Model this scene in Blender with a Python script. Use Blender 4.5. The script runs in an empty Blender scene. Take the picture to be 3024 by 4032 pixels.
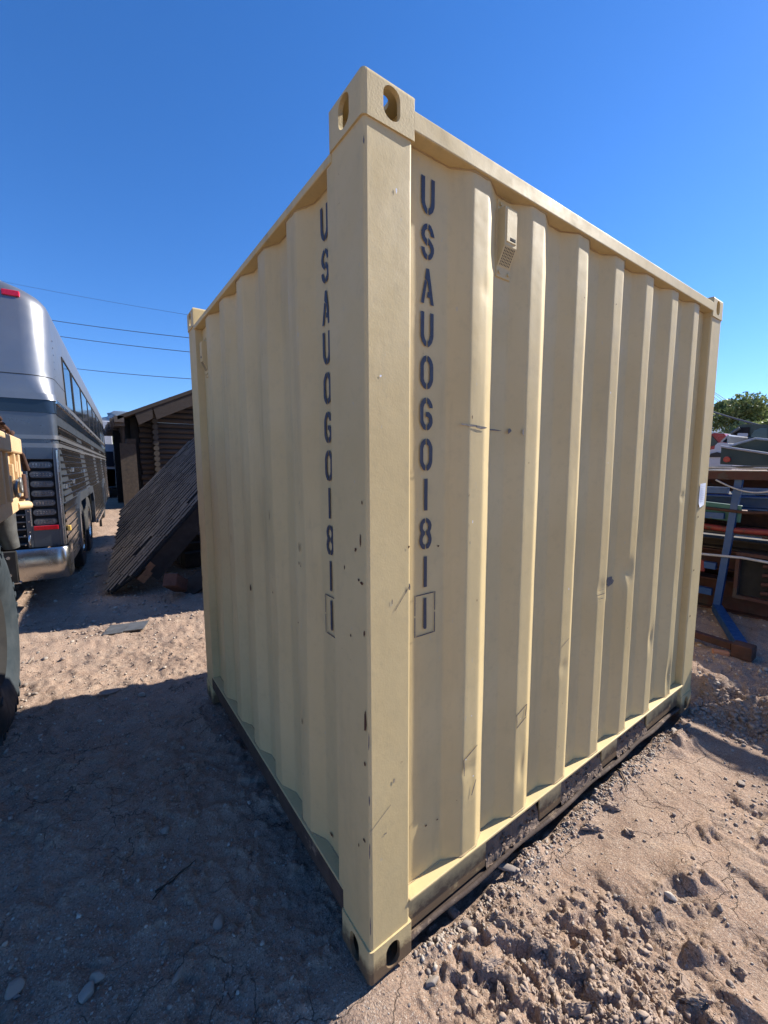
import bpy, bmesh, math, random
import numpy as np
from mathutils import Vector, Matrix, Euler
random.seed(7); rng = np.random.default_rng(11)
R = math.radians
scn = bpy.context.scene

# ------------------------------------------------------------------ camera
CAM = Vector((-0.5775, -0.8793, 1.5267))
YAW, PITCH, ROLL, FPX = -0.6244, -0.1125, -0.0037, 1638.8
def axes():
    f = Vector((-math.sin(YAW)*math.cos(PITCH), math.cos(YAW)*math.cos(PITCH), math.sin(PITCH)))
    r = Vector((math.cos(YAW), math.sin(YAW), 0)); u = r.cross(f)
    return r*math.cos(ROLL)+u*math.sin(ROLL), -r*math.sin(ROLL)+u*math.cos(ROLL), f
CR, CU, CF = axes()
cam = bpy.data.cameras.new('camera'); camo = bpy.data.objects.new('camera', cam)
scn.collection.objects.link(camo)
camo.matrix_world = Matrix(((CR.x, CU.x, -CF.x, CAM.x), (CR.y, CU.y, -CF.y, CAM.y), (CR.z, CU.z, -CF.z, CAM.z), (0, 0, 0, 1)))
cam.sensor_width = 36; cam.sensor_fit = 'AUTO'; cam.lens = 36*FPX/4032
cam.clip_start = 0.05; cam.clip_end = 30000
scn.camera = camo
def ray(x, y): return CF+CR*((x-1512)/FPX)-CU*((y-2016)/FPX)
def at(x, y, d): return CAM+ray(x, y)*d                       # a sighted point at a given distance
def on(x, y, n, c):                                          # a sighted point on a world plane
    d = ray(x, y); n = Vector(n); return CAM+d*((c-CAM.dot(n))/d.dot(n))

# ------------------------------------------------------------------ light
SUN_AZ, SUN_EL = -9.5, 36.5
w = bpy.data.worlds.new('World'); scn.world = w; w.use_nodes = True
nt = w.node_tree; bg = nt.nodes['Background']
sky = nt.nodes.new('ShaderNodeTexSky'); sky.sky_type = 'NISHITA'; sky.sun_disc = False
sky.sun_elevation = R(SUN_EL); sky.sun_rotation = R(90-SUN_AZ)
sky.altitude = 1300; sky.air_density = 1.0; sky.dust_density = 0.15; sky.ozone_density = 4.5
hs = nt.nodes.new('ShaderNodeHueSaturation'); hs.inputs['Saturation'].default_value = 1.24; hs.inputs['Value'].default_value = 1.78; hs.inputs['Hue'].default_value = .508
nt.links.new(sky.outputs[0], hs.inputs['Color']); nt.links.new(hs.outputs[0], bg.inputs[0]); bg.inputs[1].default_value = 0.055
sl = bpy.data.lights.new('sun', 'SUN'); sl.energy = 5.0; sl.angle = R(0.53); sl.color = (1, .935, .83)
so = bpy.data.objects.new('sun', sl); scn.collection.objects.link(so)
SD = Vector((math.cos(R(SUN_EL))*math.cos(R(SUN_AZ)), math.cos(R(SUN_EL))*math.sin(R(SUN_AZ)), math.sin(R(SUN_EL))))
so.rotation_euler = SD.to_track_quat('Z', 'Y').to_euler(); so.location = (30, -5, 25)
scn.view_settings.view_transform = 'Standard'; scn.view_settings.look = 'None'
scn.view_settings.gamma = 1; scn.view_settings.exposure = 1.1
scn.cycles.max_bounces = 8; scn.cycles.volume_bounces = 0
scn.cycles.use_denoising = True

# ------------------------------------------------------------------ helpers
def thing(name, label, cat, loc=(0, 0, 0), rz=0, group=None):
    o = bpy.data.objects.new(name, None); scn.collection.objects.link(o)
    o.location = loc; o.rotation_euler = (0, 0, rz); o['label'] = label; o['category'] = cat
    if group: o['group'] = group
    return o
def tag(o, label, cat, group=None, kind=None):
    o['label'] = label; o['category'] = cat
    if group: o['group'] = group
    if kind: o['kind'] = kind
    return o
def mesh_np(name, V, F, mats, smooth=False):
    """V (n,3) array, F (m,k) array of one polygon size"""
    me = bpy.data.meshes.new(name); V = np.asarray(V, np.float32); F = np.asarray(F, np.int32)
    me.vertices.add(len(V)); me.vertices.foreach_set('co', V.ravel())
    k = F.shape[1]; me.loops.add(F.size); me.loops.foreach_set('vertex_index', F.ravel())
    me.polygons.add(len(F)); me.polygons.foreach_set('loop_start', np.arange(0, F.size, k, dtype=np.int32))
    me.polygons.foreach_set('loop_total', np.full(len(F), k, np.int32))
    if smooth: me.polygons.foreach_set('use_smooth', np.ones(len(F), bool))
    me.update(calc_edges=True); me.validate()
    for m in mats: me.materials.append(m)
    o = bpy.data.objects.new(name, me); scn.collection.objects.link(o); return o

class MB:
    def __init__(s): s.v = []; s.f = []; s.m = []; s.sm = []
    def add(s, vs, fs, mi=0, sm=False):
        b = len(s.v); s.v += [tuple(v) for v in vs]
        for f in fs: s.f.append([b+i for i in f]); s.m.append(mi); s.sm.append(sm)
        return s
    def box(s, lo, hi, mi=0, M=None, bev=0.0, seg=2):
        bm = bmesh.new(); bmesh.ops.create_cube(bm, size=1)
        lo = Vector(lo); hi = Vector(hi); c = (lo+hi)/2; d = hi-lo
        for v in bm.verts: v.co = Vector((v.co.x*d.x, v.co.y*d.y, v.co.z*d.z))+c
        if bev > 0: bmesh.ops.bevel(bm, geom=list(bm.edges), offset=bev, segments=seg, affect='EDGES', profile=.5, clamp_overlap=True)
        return s.bm(bm, mi, M)
    def bm(s, bm, mi=0, M=None, sm=False):
        bm.verts.ensure_lookup_table(); bm.verts.index_update()
        vs = [(M @ v.co) if M is not None else v.co.copy() for v in bm.verts]
        fs = [[v.index for v in f.verts] for f in bm.faces]
        s.add(vs, fs, mi, sm); bm.free(); return s
    def tube(s, pts, r, n=8, mi=0, cap=True, sm=True):
        pts = [Vector(p) for p in pts]; rs = r if isinstance(r, (list, tuple)) else [r]*len(pts)
        vs = []; N = len(pts); prev = None
        for i, p in enumerate(pts):
            t = (pts[min(i+1, N-1)]-pts[max(i-1, 0)]).normalized()
            if prev is None: a = t.orthogonal().normalized()
            else: a = (prev-t*prev.dot(t)).normalized()
            prev = a; b = t.cross(a)
            for k in range(n):
                q = 2*math.pi*k/n; vs.append(p+(a*math.cos(q)+b*math.sin(q))*rs[i])
        fs = [(i*n+k, i*n+(k+1) % n, (i+1)*n+(k+1) % n, (i+1)*n+k) for i in range(N-1) for k in range(n)]
        s.add(vs, fs, mi, sm)
        if cap: s.add(vs[:n], [list(range(n))[::-1]], mi); s.add(vs[-n:], [list(range(n))], mi)
        return s
    def prism(s, poly, o, ax, ay, az, depth, mi=0, sm=False):
        """poly of 2-D points in the (ax, ay) frame at o, extruded by depth along az"""
        o = Vector(o); ax = Vector(ax); ay = Vector(ay); az = Vector(az); n = len(poly)
        a = [o+ax*p[0]+ay*p[1] for p in poly]; b = [q+az*depth for q in a]
        s.add(a+b, [list(range(n))[::-1], [n+i for i in range(n)]]+[(i, (i+1) % n, n+(i+1) % n, n+i) for i in range(n)], mi, sm); return s
    def obj(s, name, mats, parent=None, fix=True):
        me = bpy.data.meshes.new(name); me.from_pydata(s.v, [], s.f)
        mats = mats if isinstance(mats, (list, tuple)) else [mats]
        for m in mats: me.materials.append(m)
        me.polygons.foreach_set('material_index', s.m); me.polygons.foreach_set('use_smooth', s.sm)
        if fix:
            bm = bmesh.new(); bm.from_mesh(me); bmesh.ops.recalc_face_normals(bm, faces=bm.faces); bm.to_mesh(me); bm.free()
        me.update(); o = bpy.data.objects.new(name, me); scn.collection.objects.link(o)
        if parent: o.parent = parent
        return o
def copy_thing(o, parent=None):
    c = o.copy(); scn.collection.objects.link(c)
    if parent: c.parent = parent
    for ch in list(o.children): copy_thing(ch, c)
    return c
def roundrect(w_, h_, r, n=5, cx=0, cy=0):
    P = []
    for (sx, sy, a0) in ((1, 1, 0), (-1, 1, 90), (-1, -1, 180), (1, -1, 270)):
        for i in range(n+1):
            a = R(a0+90*i/n); P.append((cx+sx*(w_/2-r)+r*math.cos(a), cy+sy*(h_/2-r)+r*math.sin(a)))
    return P

# ------------------------------------------------------------------ materials
def newmat(name):
    m = bpy.data.materials.new(name); m.use_nodes = True; return m, m.node_tree, m.node_tree.nodes['Principled BSDF']
def N(nt, t, **k):
    n = nt.nodes.new(t)
    for a, b in k.items():
        if a in n.inputs: n.inputs[a].default_value = b
        else: setattr(n, a, b)
    return n
def noise(nt, sc, det=6, rough=.6, co='Object', stretch=None, dist=0):
    tc = N(nt, 'ShaderNodeTexCoord'); out = tc.outputs[co]
    if stretch:
        mp = N(nt, 'ShaderNodeMapping'); mp.inputs['Scale'].default_value = stretch; nt.links.new(out, mp.inputs[0]); out = mp.outputs[0]
    n = N(nt, 'ShaderNodeTexNoise'); n.inputs['Scale'].default_value = sc; n.inputs['Detail'].default_value = det
    n.inputs['Roughness'].default_value = rough; n.inputs['Distortion'].default_value = dist
    nt.links.new(out, n.inputs['Vector']); return n
def ramp(nt, src, stops):
    r = N(nt, 'ShaderNodeValToRGB'); e = r.color_ramp.elements
    while len(e) < len(stops): e.new(.5)
    for el, (p, c) in zip(e, stops):
        el.position = p; el.color = (c, c, c, 1) if isinstance(c, (int, float)) else (*c, 1)
    nt.links.new(src, r.inputs[0]); return r
def mix(nt, fac, a, b, mode='MIX'):
    m = N(nt, 'ShaderNodeMix'); m.data_type = 'RGBA'; m.blend_type = mode
    for s, v in ((0, fac), (6, a), (7, b)):
        if hasattr(v, 'links') or hasattr(v, 'is_output'): nt.links.new(v, m.inputs[s])
        else: m.inputs[s].default_value = v if s == 0 else (*v, 1)
    return m.outputs[2]
def bump(nt, bsdf, h, strength=.3, dist=.01, prev=None):
    b = N(nt, 'ShaderNodeBump'); b.inputs['Strength'].default_value = strength; b.inputs['Distance'].default_value = dist
    nt.links.new(h, b.inputs['Height'])
    if prev: nt.links.new(prev.outputs[0], b.inputs['Normal'])
    nt.links.new(b.outputs[0], bsdf.inputs['Normal']); return b
def pm(name, c, c2=None, sc=8, rough=.6, metal=0, bs=.15, bd=.004, bsc=60, spots=None, spot_sc=14, spot_th=.62, stretch=None, rvar=.12):
    """procedural two-tone surface with optional dirt or rust spots, uneven gloss and a fine bump"""
    m, nt, b = newmat(name); c2 = c2 or tuple(x*.75 for x in c)
    n = noise(nt, sc, stretch=stretch); col = mix(nt, ramp(nt, n.outputs[0], [(.3, 0), (.7, 1)]).outputs[0], c, c2)
    if spots:
        n2 = noise(nt, spot_sc, 8, .7); col = mix(nt, ramp(nt, n2.outputs[0], [(spot_th, 0), (spot_th+.05, 1)]).outputs[0], col, spots)
    nt.links.new(col, b.inputs['Base Color']); b.inputs['Metallic'].default_value = metal
    n3 = noise(nt, sc*2.3); rr = ramp(nt, n3.outputs[0], [(.3, max(0, rough-rvar)), (.7, min(1, rough+rvar))])
    nt.links.new(rr.outputs[0], b.inputs['Roughness'])
    if bs: bump(nt, b, noise(nt, bsc, 5, stretch=stretch).outputs[0], bs, bd)
    return m

TAN = (.57, .442, .226)
def tan_paint(name, dirt=.25, rust_low=0.0, bs=.10, th=.34):
    m, nt, b = newmat(name)
    n = noise(nt, 2.2, 5, .55); col = mix(nt, ramp(nt, n.outputs[0], [(.35, 0), (.7, 1)]).outputs[0], TAN, (.515, .395, .195))
    n1 = noise(nt, 3.5, 8, .72, stretch=(3, 3, .35))                      # run-off streaks
    col = mix(nt, ramp(nt, n1.outputs[0], [(.53, 0), (.74, dirt*1.3)]).outputs[0], col, (.25, .205, .13))
    nd = noise(nt, .9, 4, .6); col = mix(nt, ramp(nt, nd.outputs[0], [(.42, 0), (.66, .75)]).outputs[0], col, (.60, .48, .26))
    nb = noise(nt, 26, 5, .7); col = mix(nt, ramp(nt, nb.outputs[0], [(.52, 0), (.75, .30)]).outputs[0], col, (.38, .31, .18))
    n2 = noise(nt, 38, 9, .75); col = mix(nt, ramp(nt, n2.outputs[0], [(.685, 0), (.70, .85)]).outputs[0], col, (.26, .13, .06))
    n5 = noise(nt, 55, 4, .6, stretch=(1, 1, .4)); col = mix(nt, ramp(nt, n5.outputs[0], [(.70, 0), (.72, .6)]).outputs[0], col, (.45, .40, .29))
    if rust_low:
        tc = N(nt, 'ShaderNodeTexCoord'); sp = N(nt, 'ShaderNodeSeparateXYZ'); nt.links.new(tc.outputs['Object'], sp.inputs[0])
        mr = N(nt, 'ShaderNodeMapRange'); mr.inputs[1].default_value = rust_low; mr.inputs[2].default_value = 0.0
        nt.links.new(sp.outputs[2], mr.inputs[0])
        n4 = noise(nt, 16, 8, .7); mu = N(nt, 'ShaderNodeMath', operation='MULTIPLY'); nt.links.new(mr.outputs[0], mu.inputs[0]); nt.links.new(n4.outputs[0], mu.inputs[1])
        col = mix(nt, ramp(nt, mu.outputs[0], [(th, 0), (th+.14, .9)]).outputs[0], col, (.10, .06, .038))
    nt.links.new(col, b.inputs['Base Color'])
    n3 = noise(nt, 9, 6); nt.links.new(ramp(nt, n3.outputs[0], [(.3, .50), (.7, .74)]).outputs[0], b.inputs['Roughness'])
    b.inputs['Specular IOR Level'].default_value = .32
    b1 = bump(nt, b, noise(nt, 160, 4).outputs[0], bs, .0012); bump(nt, b, noise(nt, 7, 3).outputs[0], .25, .006, b1)
    return m
M_TAN = tan_paint('tan paint on corrugated steel')
M_POST = tan_paint('tan paint on post steel', .2, bs=.25)
M_CAST = tan_paint('tan paint on cast fitting', .35, .14, .6, .20)
M_RAIL = tan_paint('tan paint on rail', .5, .20, .25, .16)
M_LET = pm('stencil paint', (.035, .043, .068), (.05, .055, .072), 30, .6, spots=(.45, .38, .25), spot_sc=60, spot_th=.72)
M_RUSTRAIL = pm('rusty rail steel', (.042, .027, .021), (.075, .052, .04), 12, .9, bs=.6, bd=.004, spots=(.19, .14, .10), spot_sc=9, spot_th=.6)
M_RUST = pm('rust', (.085, .034, .02), (.04, .02, .016), 14, .9, bs=.6)
M_RUSTRED = pm('red rusty steel', (.075, .022, .017), (.038, .02, .016), 7, .8, bs=.4, spots=(.05, .035, .03), spot_sc=6, spot_th=.55)
M_SCUFF = pm('dark scuff', (.07, .07, .09), (.20, .17, .13), 90, .7)
M_SCUFFL = pm('pale scuff', (.34, .28, .19), (.22, .19, .15), 60, .7)
M_CHIP = pm('rust chip', (.10, .035, .018), (.06, .03, .02), 60, .9)
M_BLACK = pm('black rubber', (.02, .02, .022), (.035, .034, .033), 12, .8)
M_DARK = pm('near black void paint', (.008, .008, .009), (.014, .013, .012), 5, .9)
M_PAPER = pm('white paper', (.72, .74, .80), (.66, .68, .74), 20, .8)
M_PENCIL = pm('faint ink', (.45, .46, .52), (.55, .56, .6), 80, .8)
M_VENTHOLE = pm('dark vent holes', (.03, .027, .02), (.02, .02, .02), 50, .9)
M_SILVER = pm('silver metallic paint', (.27, .275, .285), (.24, .245, .26), 3, .38, .75, bs=.03, rvar=.04)
M_SILVERDK = pm('dark silver paint', (.13, .15, .18), (.10, .12, .15), 3, .3, .6, bs=.04, rvar=.05)
M_ALU = pm('fluted aluminium', (.10, .105, .11), (.22, .22, .22), 6, .20, .95, bs=.12, bd=.01, bsc=4, rvar=.06)
M_ALUPOL = pm('polished trim', (.62, .64, .67), (.5, .52, .55), 6, .22, 1, bs=.08)
M_STEEL = pm('stainless bumper', (.50, .48, .45), (.42, .41, .39), 5, .24, 1, bs=.05, bsc=12, rvar=.06)
M_GLASS = pm('dark glass', (.012, .02, .035), (.02, .03, .045), 2, .06, .0, bs=0, rvar=.02)
M_LENS = pm('clear lamp lens', (.10, .11, .12), (.16, .17, .18), 40, .12, .2, bs=.3, bsc=200)
M_RED = pm('red lens', (.55, .01, .02), (.4, .008, .015), 40, .2, 0, bs=.1)
M_REDL = pm('bright red lens', (.8, .01, .06), (.6, .01, .04), 60, .25, 0, bs=.1)
M_BUFF = pm('sand truck paint', (.60, .41, .225), (.52, .36, .20), 5, .65, spots=(.22, .10, .05), spot_sc=11, spot_th=.64, bs=.3)
M_RUBBER = pm('dusty tyre rubber', (.022, .031, .038), (.050, .060, .068), 7, .75, bs=.4, bd=.006, bsc=25)
M_RUBBER.node_tree.nodes['Principled BSDF'].inputs['Specular IOR Level'].default_value = .12
M_LOG = pm('weathered logs', (.026, .018, .013), (.046, .031, .023), 9, .85, bs=.6, bd=.01, bsc=20, stretch=(.25, 2, 2))
M_LOGEND = pm('cut log ends', (.055, .044, .034), (.035, .028, .021), 14, .85, bs=.4)
M_WOODDK = pm('brown roof wood', (.028, .019, .0145), (.045, .031, .023), 6, .85, bs=.4, stretch=(.4, 2, 2))
M_WOODOR = pm('freshly cut wood', (.34, .15, .065), (.19, .085, .04), 14, .8, bs=.5, spots=(.10, .05, .03), spot_sc=16, spot_th=.58)
M_SHING = pm('weathered shingles', (.055, .044, .040), (.115, .095, .082), 11, .9, bs=.6, bd=.008, bsc=40, spots=(.24, .19, .14), spot_sc=3.2, spot_th=.60)
M_OSB = pm('strand board', (.06, .042, .028), (.028, .02, .014), 9, .8, bs=.3)
M_BLUE = pm('blue rack paint', (.004, .05, .17), (.008, .06, .19), 9, .5, bs=.2, spots=(.09, .05, .035), spot_sc=9, spot_th=.66)
M_GREEN = pm('olive green truck paint', (.025, .042, .034), (.05, .07, .055), 3, .55, bs=.1, spots=(.012, .014, .02), spot_sc=1.6, spot_th=.56)
M_WHITE = pm('white vehicle paint', (.45, .46, .50), (.40, .41, .45), 3, .3, bs=.05)
M_REDCAR = pm('red vehicle paint', (.35, .015, .02), (.25, .01, .015), 3, .3)
M_CABLE = pm('dark cable', (.03, .035, .05), (.05, .055, .07), 5, .7)
M_BARK = pm('bark', (.09, .065, .045), (.05, .038, .028), 12, .9, bs=.6)
M_GREYMET = pm('dull grey metal', (.20, .205, .20), (.12, .12, .12), 10, .5, .5, bs=.3)
M_PALEWIRE = pm('pale conduit', (.45, .45, .47), (.3, .3, .31), 14, .5)
M_YELL = pm('yellow mirror back', (.55, .36, .08), (.45, .3, .08), 14, .5)
M_BRICK = pm('orange brick', (.42, .19, .10), (.34, .15, .09), 30, .9, bs=.5)
def leafmat(name, a, b_):
    m, nt, b = newmat(name); oi = N(nt, 'ShaderNodeNewGeometry')
    col = mix(nt, oi.outputs['Random Per Island'], a, b_); nt.links.new(col, b.inputs['Base Color']); b.inputs['Roughness'].default_value = .6
    tr = N(nt, 'ShaderNodeBsdfTranslucent'); nt.links.new(col, tr.inputs[0]); mx = N(nt, 'ShaderNodeMixShader'); mx.inputs[0].default_value = .3
    nt.links.new(b.outputs[0], mx.inputs[1]); nt.links.new(tr.outputs[0], mx.inputs[2]); nt.links.new(mx.outputs[0], nt.nodes['Material Output'].inputs[0]); return m
M_LEAF = leafmat('tree leaves', (.08, .12, .035), (.28, .33, .12))

# dirt: base colour patches, cracks, grit
def dirt_mat(name, stony=True):
    m, nt, b = newmat(name)
    n = noise(nt, 1.3, 8, .62, 'Generated' if False else 'Object')
    col = mix(nt, ramp(nt, n.outputs[0], [(.32, 0), (.68, 1)]).outputs[0], (.40, .280, .207), (.27, .186, .138))
    n2 = noise(nt, 9, 8, .65); col = mix(nt, ramp(nt, n2.outputs[0], [(.45, 0), (.75, .7)]).outputs[0], col, (.47, .36, .275))
    n3 = noise(nt, 140, 4, .7); col = mix(nt, ramp(nt, n3.outputs[0], [(.38, .7), (.50, 0)]).outputs[0], col, (.14, .105, .085))
    n5 = noise(nt, 170, 3, .6); col = mix(nt, ramp(nt, n5.outputs[0], [(.58, 0), (.63, .7)]).outputs[0], col, (.50, .43, .36))
    # drying cracks, only in the fine mud patches
    tc = N(nt, 'ShaderNodeTexCoord'); wn = noise(nt, 5, 4); 
    ad = N(nt, 'ShaderNodeVectorMath', operation='MULTIPLY_ADD'); nt.links.new(wn.outputs['Color'], ad.inputs[0]); ad.inputs[1].default_value = (.22, .22, .22); nt.links.new(tc.outputs['Object'], ad.inputs[2])
    vo = N(nt, 'ShaderNodeTexVoronoi', feature='DISTANCE_TO_EDGE'); vo.inputs['Scale'].default_value = 5.0; nt.links.new(ad.outputs[0], vo.inputs['Vector'])
    cr = ramp(nt, vo.outputs['Distance'], [(.0, .9), (.014, 0)])
    mk = ramp(nt, noise(nt, 2.1, 3).outputs[0], [(.45, 0), (.55, .9)]); mm = N(nt, 'ShaderNodeMath', operation='MULTIPLY'); nt.links.new(cr.outputs[0], mm.inputs[0]); nt.links.new(mk.outputs[0], mm.inputs[1])
    col = mix(nt, mm.outputs[0], col, (.09, .065, .053))
    nt.links.new(col, b.inputs['Base Color']); b.inputs['Roughness'].default_value = .95; b.inputs['Specular IOR Level'].default_value = .15
    b1 = bump(nt, b, noise(nt, 55, 8, .7).outputs[0], .75, .014)
    sub = N(nt, 'ShaderNodeMath', operation='SUBTRACT'); sub.inputs[0].default_value = 1; nt.links.new(mm.outputs[0], sub.inputs[1])
    b2 = bump(nt, b, sub.outputs[0], .9, .006, b1)
    bump(nt, b, noise(nt, 210, 3, .6).outputs[0], .8, .005, b2); return m
M_DIRT = dirt_mat('dry dirt')
def rockmat(name, cols, pale=None):
    m, nt, b = newmat(name); oi = N(nt, 'ShaderNodeNewGeometry'); ob = N(nt, 'ShaderNodeObjectInfo')
    ad = N(nt, 'ShaderNodeMath', operation='ADD'); nt.links.new(oi.outputs['Random Per Island'], ad.inputs[0]); nt.links.new(ob.outputs['Random'], ad.inputs[1])
    fr = N(nt, 'ShaderNodeMath', operation='FRACT'); nt.links.new(ad.outputs[0], fr.inputs[0])
    r = ramp(nt, fr.outputs[0], [(i/(len(cols)-1), c) for i, c in enumerate(cols)])
    n = noise(nt, 45, 6, .65); col = mix(nt, ramp(nt, n.outputs[0], [(.35, 0), (.7, .55)]).outputs[0], r.outputs[0], (.17, .13, .105))
    if pale:
        n9 = noise(nt, 1.7, 5, .6, stretch=(1, 1, 1), dist=1.2); col = mix(nt, ramp(nt, n9.outputs[0], [(.54, 0), (.60, .75)]).outputs[0], col, pale)  # lit patches painted into the colour
    nt.links.new(col, b.inputs['Base Color']); b.inputs['Roughness'].default_value = .85; bump(nt, b, n.outputs[0], .4, .004); return m
M_ROCK = rockmat('stone', [(.30, .235, .19), (.42, .36, .30), (.26, .215, .185), (.52, .47, .40), (.36, .26, .20), (.24, .21, .19)])
M_CLOD = rockmat('dirt clod', [(.38, .285, .215), (.33, .25, .195), (.42, .32, .245), (.36, .27, .205)])

# ------------------------------------------------------------------ terrain
def _h(ix, iy, s):
    n = (ix.astype(np.int64)*374761393+iy.astype(np.int64)*668265263+s*1442695041) & 0x7fffffff
    n = ((n ^ (n >> 13))*1274126177) & 0x7fffffff
    return ((n ^ (n >> 16)) & 0xffff)/65535.0
def vn(x, y, s=0):
    ix = np.floor(x); iy = np.floor(y); fx = x-ix; fy = y-iy; ix = ix.astype(np.int64); iy = iy.astype(np.int64)
    u = fx*fx*fx*(fx*(fx*6-15)+10); v = fy*fy*fy*(fy*(fy*6-15)+10)
    return (_h(ix, iy, s)*(1-u)+_h(ix+1, iy, s)*u)*(1-v)+(_h(ix, iy+1, s)*(1-u)+_h(ix+1, iy+1, s)*u)*v-.5
def fbm(x, y, f, o=4, g=.5, s=0):
    t = 0; a = 1.0; c, d = math.cos(.6), math.sin(.6)
    for i in range(o):
        t = t+a*vn(x*f+i*7.3, y*f-i*3.1, s+i*17); x, y = c*x-d*y, d*x+c*y; f *= 2.03; a *= g
    return t
def ss(a, b, x): t = np.clip((x-a)/(b-a), 0, 1); return t*t*(3-2*t)
def height(x, y):
    x = np.asarray(x, float); y = np.asarray(y, float)
    d = np.hypot(x-.5, y); far = ss(8, 40, d)
    h = -.020+.03*fbm(x, y, .45, 2, .5, 3)*(1-.0*far)
    # rough broken soil in front of the long side, smoother mud further right
    front = ss(.02, -.10, y)*ss(2.6, 2.2, x)*ss(-3.5, -2, y)
    clod = front*np.maximum(ss(.50, .26, np.hypot((x-.42)*.85, (y+.47))+.18*vn(x*4, y*4, 77)), .9*ss(.05, .25, fbm(x, y, 2.6, 3, .6, 78))*ss(-.25, -.45, y))
    b = fbm(x+.04*fbm(x, y, 7, 2, .5, 12), y+.04*fbm(x, y, 7, 2, .5, 13), 6.5, 3, .55, 9); h = h+clod*(.034*ss(-.02, .14, b)-.011+.016*ss(.0, .12, fbm(x, y, 17, 3, .55, 21))+.012*fbm(x, y, 38, 3, .6, 22)+.006*fbm(x, y, 90, 2, .6, 23))
    sm = .30+1.0*ss(-.02, .22, fbm(x, y, 1.7, 2, .5, 36)); h = h+front*sm*(.024*fbm(x, y, 5, 5, .6, 31)+.010*ss(.05, .2, fbm(x, y, 9, 3, .6, 35)))+front*sm*.010*np.abs(fbm(x, y, 22, 3, .55, 33))
    wob = .05*fbm(x, y, 2.4, 3, .5, 41)                                     # pressed track edges
    rag = .022*fbm(x, y, 13, 3, .6, 44)+.010*fbm(x, y, 40, 2, .6, 45)
    for k_, (xc, a_, yt) in enumerate(((.84, .020, -.14), (1.10, .013, -.26), (1.34, .011, -.40), (.62, .010, -.35))):
        xx = x+wob*1.3+rag-xc-.14*(y+.5); m_ = ss(yt, yt-.16, y)
        h = h+m_*a_*(ss(-.012, .012, xx)-ss(0.02, .30, xx))*(.25+1.3*ss(-.25, .35, vn(x*4, y*6, 55+k_)))
    # rest of the yard: gritty
    yard = ss(-.3, .1, -x)
    h = h+(1-front)*(.022*fbm(x, y, 4.5, 5, .58, 61)+.012*fbm(x, y, 24, 3, .6, 63)+.012*ss(.10, .22, fbm(x, y, 10, 3, .6, 65)))*(1-far)
    h = h+yard*.02*np.clip(fbm(x, y, 2.2, 3, .5, 71), -.1, .5)
    # bank at the right end, the yard beyond it stands higher
    e = x-(2.50+.16*fbm(x, y, 2.2, 4, .6, 81)+.12*np.clip(y+.0, -1, .6)); onr = ss(2.6, 1.2, y)
    h = h+onr*.17*ss(-.02, .17, e)+onr*(ss(-.1, .02, e)-ss(.16, .3, e))*.05*fbm(x, y, 11, 4, .65, 91)
    h = h+.022*ss(-.13, -.03, y)*ss(.10, .0, y)*ss(.2, .35, x)*ss(2.3, 2.1, x)*np.clip(.4+2.2*fbm(x, y, 5, 4, .6, 101), 0, 1)
    h = h+.05*ss(.11, .02, np.hypot((x-2.05)*.5, y+.10))*(.5+fbm(x, y, 12, 3, .6, 103))
    # hollow under the container
    inside = ss(.05, .16, x)*ss(2.43, 2.3, x)*ss(-.03, .10, y)*ss(1.93, 1.8, y)
    h = h-.045*inside
    ncr = ss(.16, .05, np.hypot(x, y)); h = h*(1-ncr)+(-.008)*ncr
    nr = ss(.16, .05, np.hypot(x-2.40, y-.05)); h = np.minimum(h, h*(1-nr)+(-.004)*nr)
    return h
def H1(x, y): return float(height(np.array([x]), np.array([y]))[0])
def build_ground():
    az = np.concatenate([np.arange(-25, 140, .22), np.arange(140, 335, 1.5)])*math.pi/180
    rr = [.03]
    while rr[-1] < 9000:
        r_ = rr[-1]; k = .06 if r_ < .55 else .0042 if r_ < 4 else .012 if r_ < 12 else .03 if r_ < 60 else .12
        rr.append(r_*(1+k))
    rr = np.array(rr); A, Q = np.meshgrid(az, rr)
    X = CAM.x+Q*np.cos(A); Y = CAM.y+Q*np.sin(A); Z = height(X, Y)
    n, m = X.shape; V = np.stack([X, Y, Z], -1).reshape(-1, 3)
    i, j = np.meshgrid(np.arange(n-1), np.arange(m), indexing='ij'); j2 = (j+1) % m
    F = np.stack([i*m+j, (i+1)*m+j, (i+1)*m+j2, i*m+j2], -1).reshape(-1, 4)
    cz = float(V[:m, 2].mean()); V = np.vstack([V, [[CAM.x, CAM.y, cz]]])
    o = mesh_np('ground', V, F, [M_DIRT], True); o['kind'] = 'structure'
    return o
build_ground()

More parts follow.
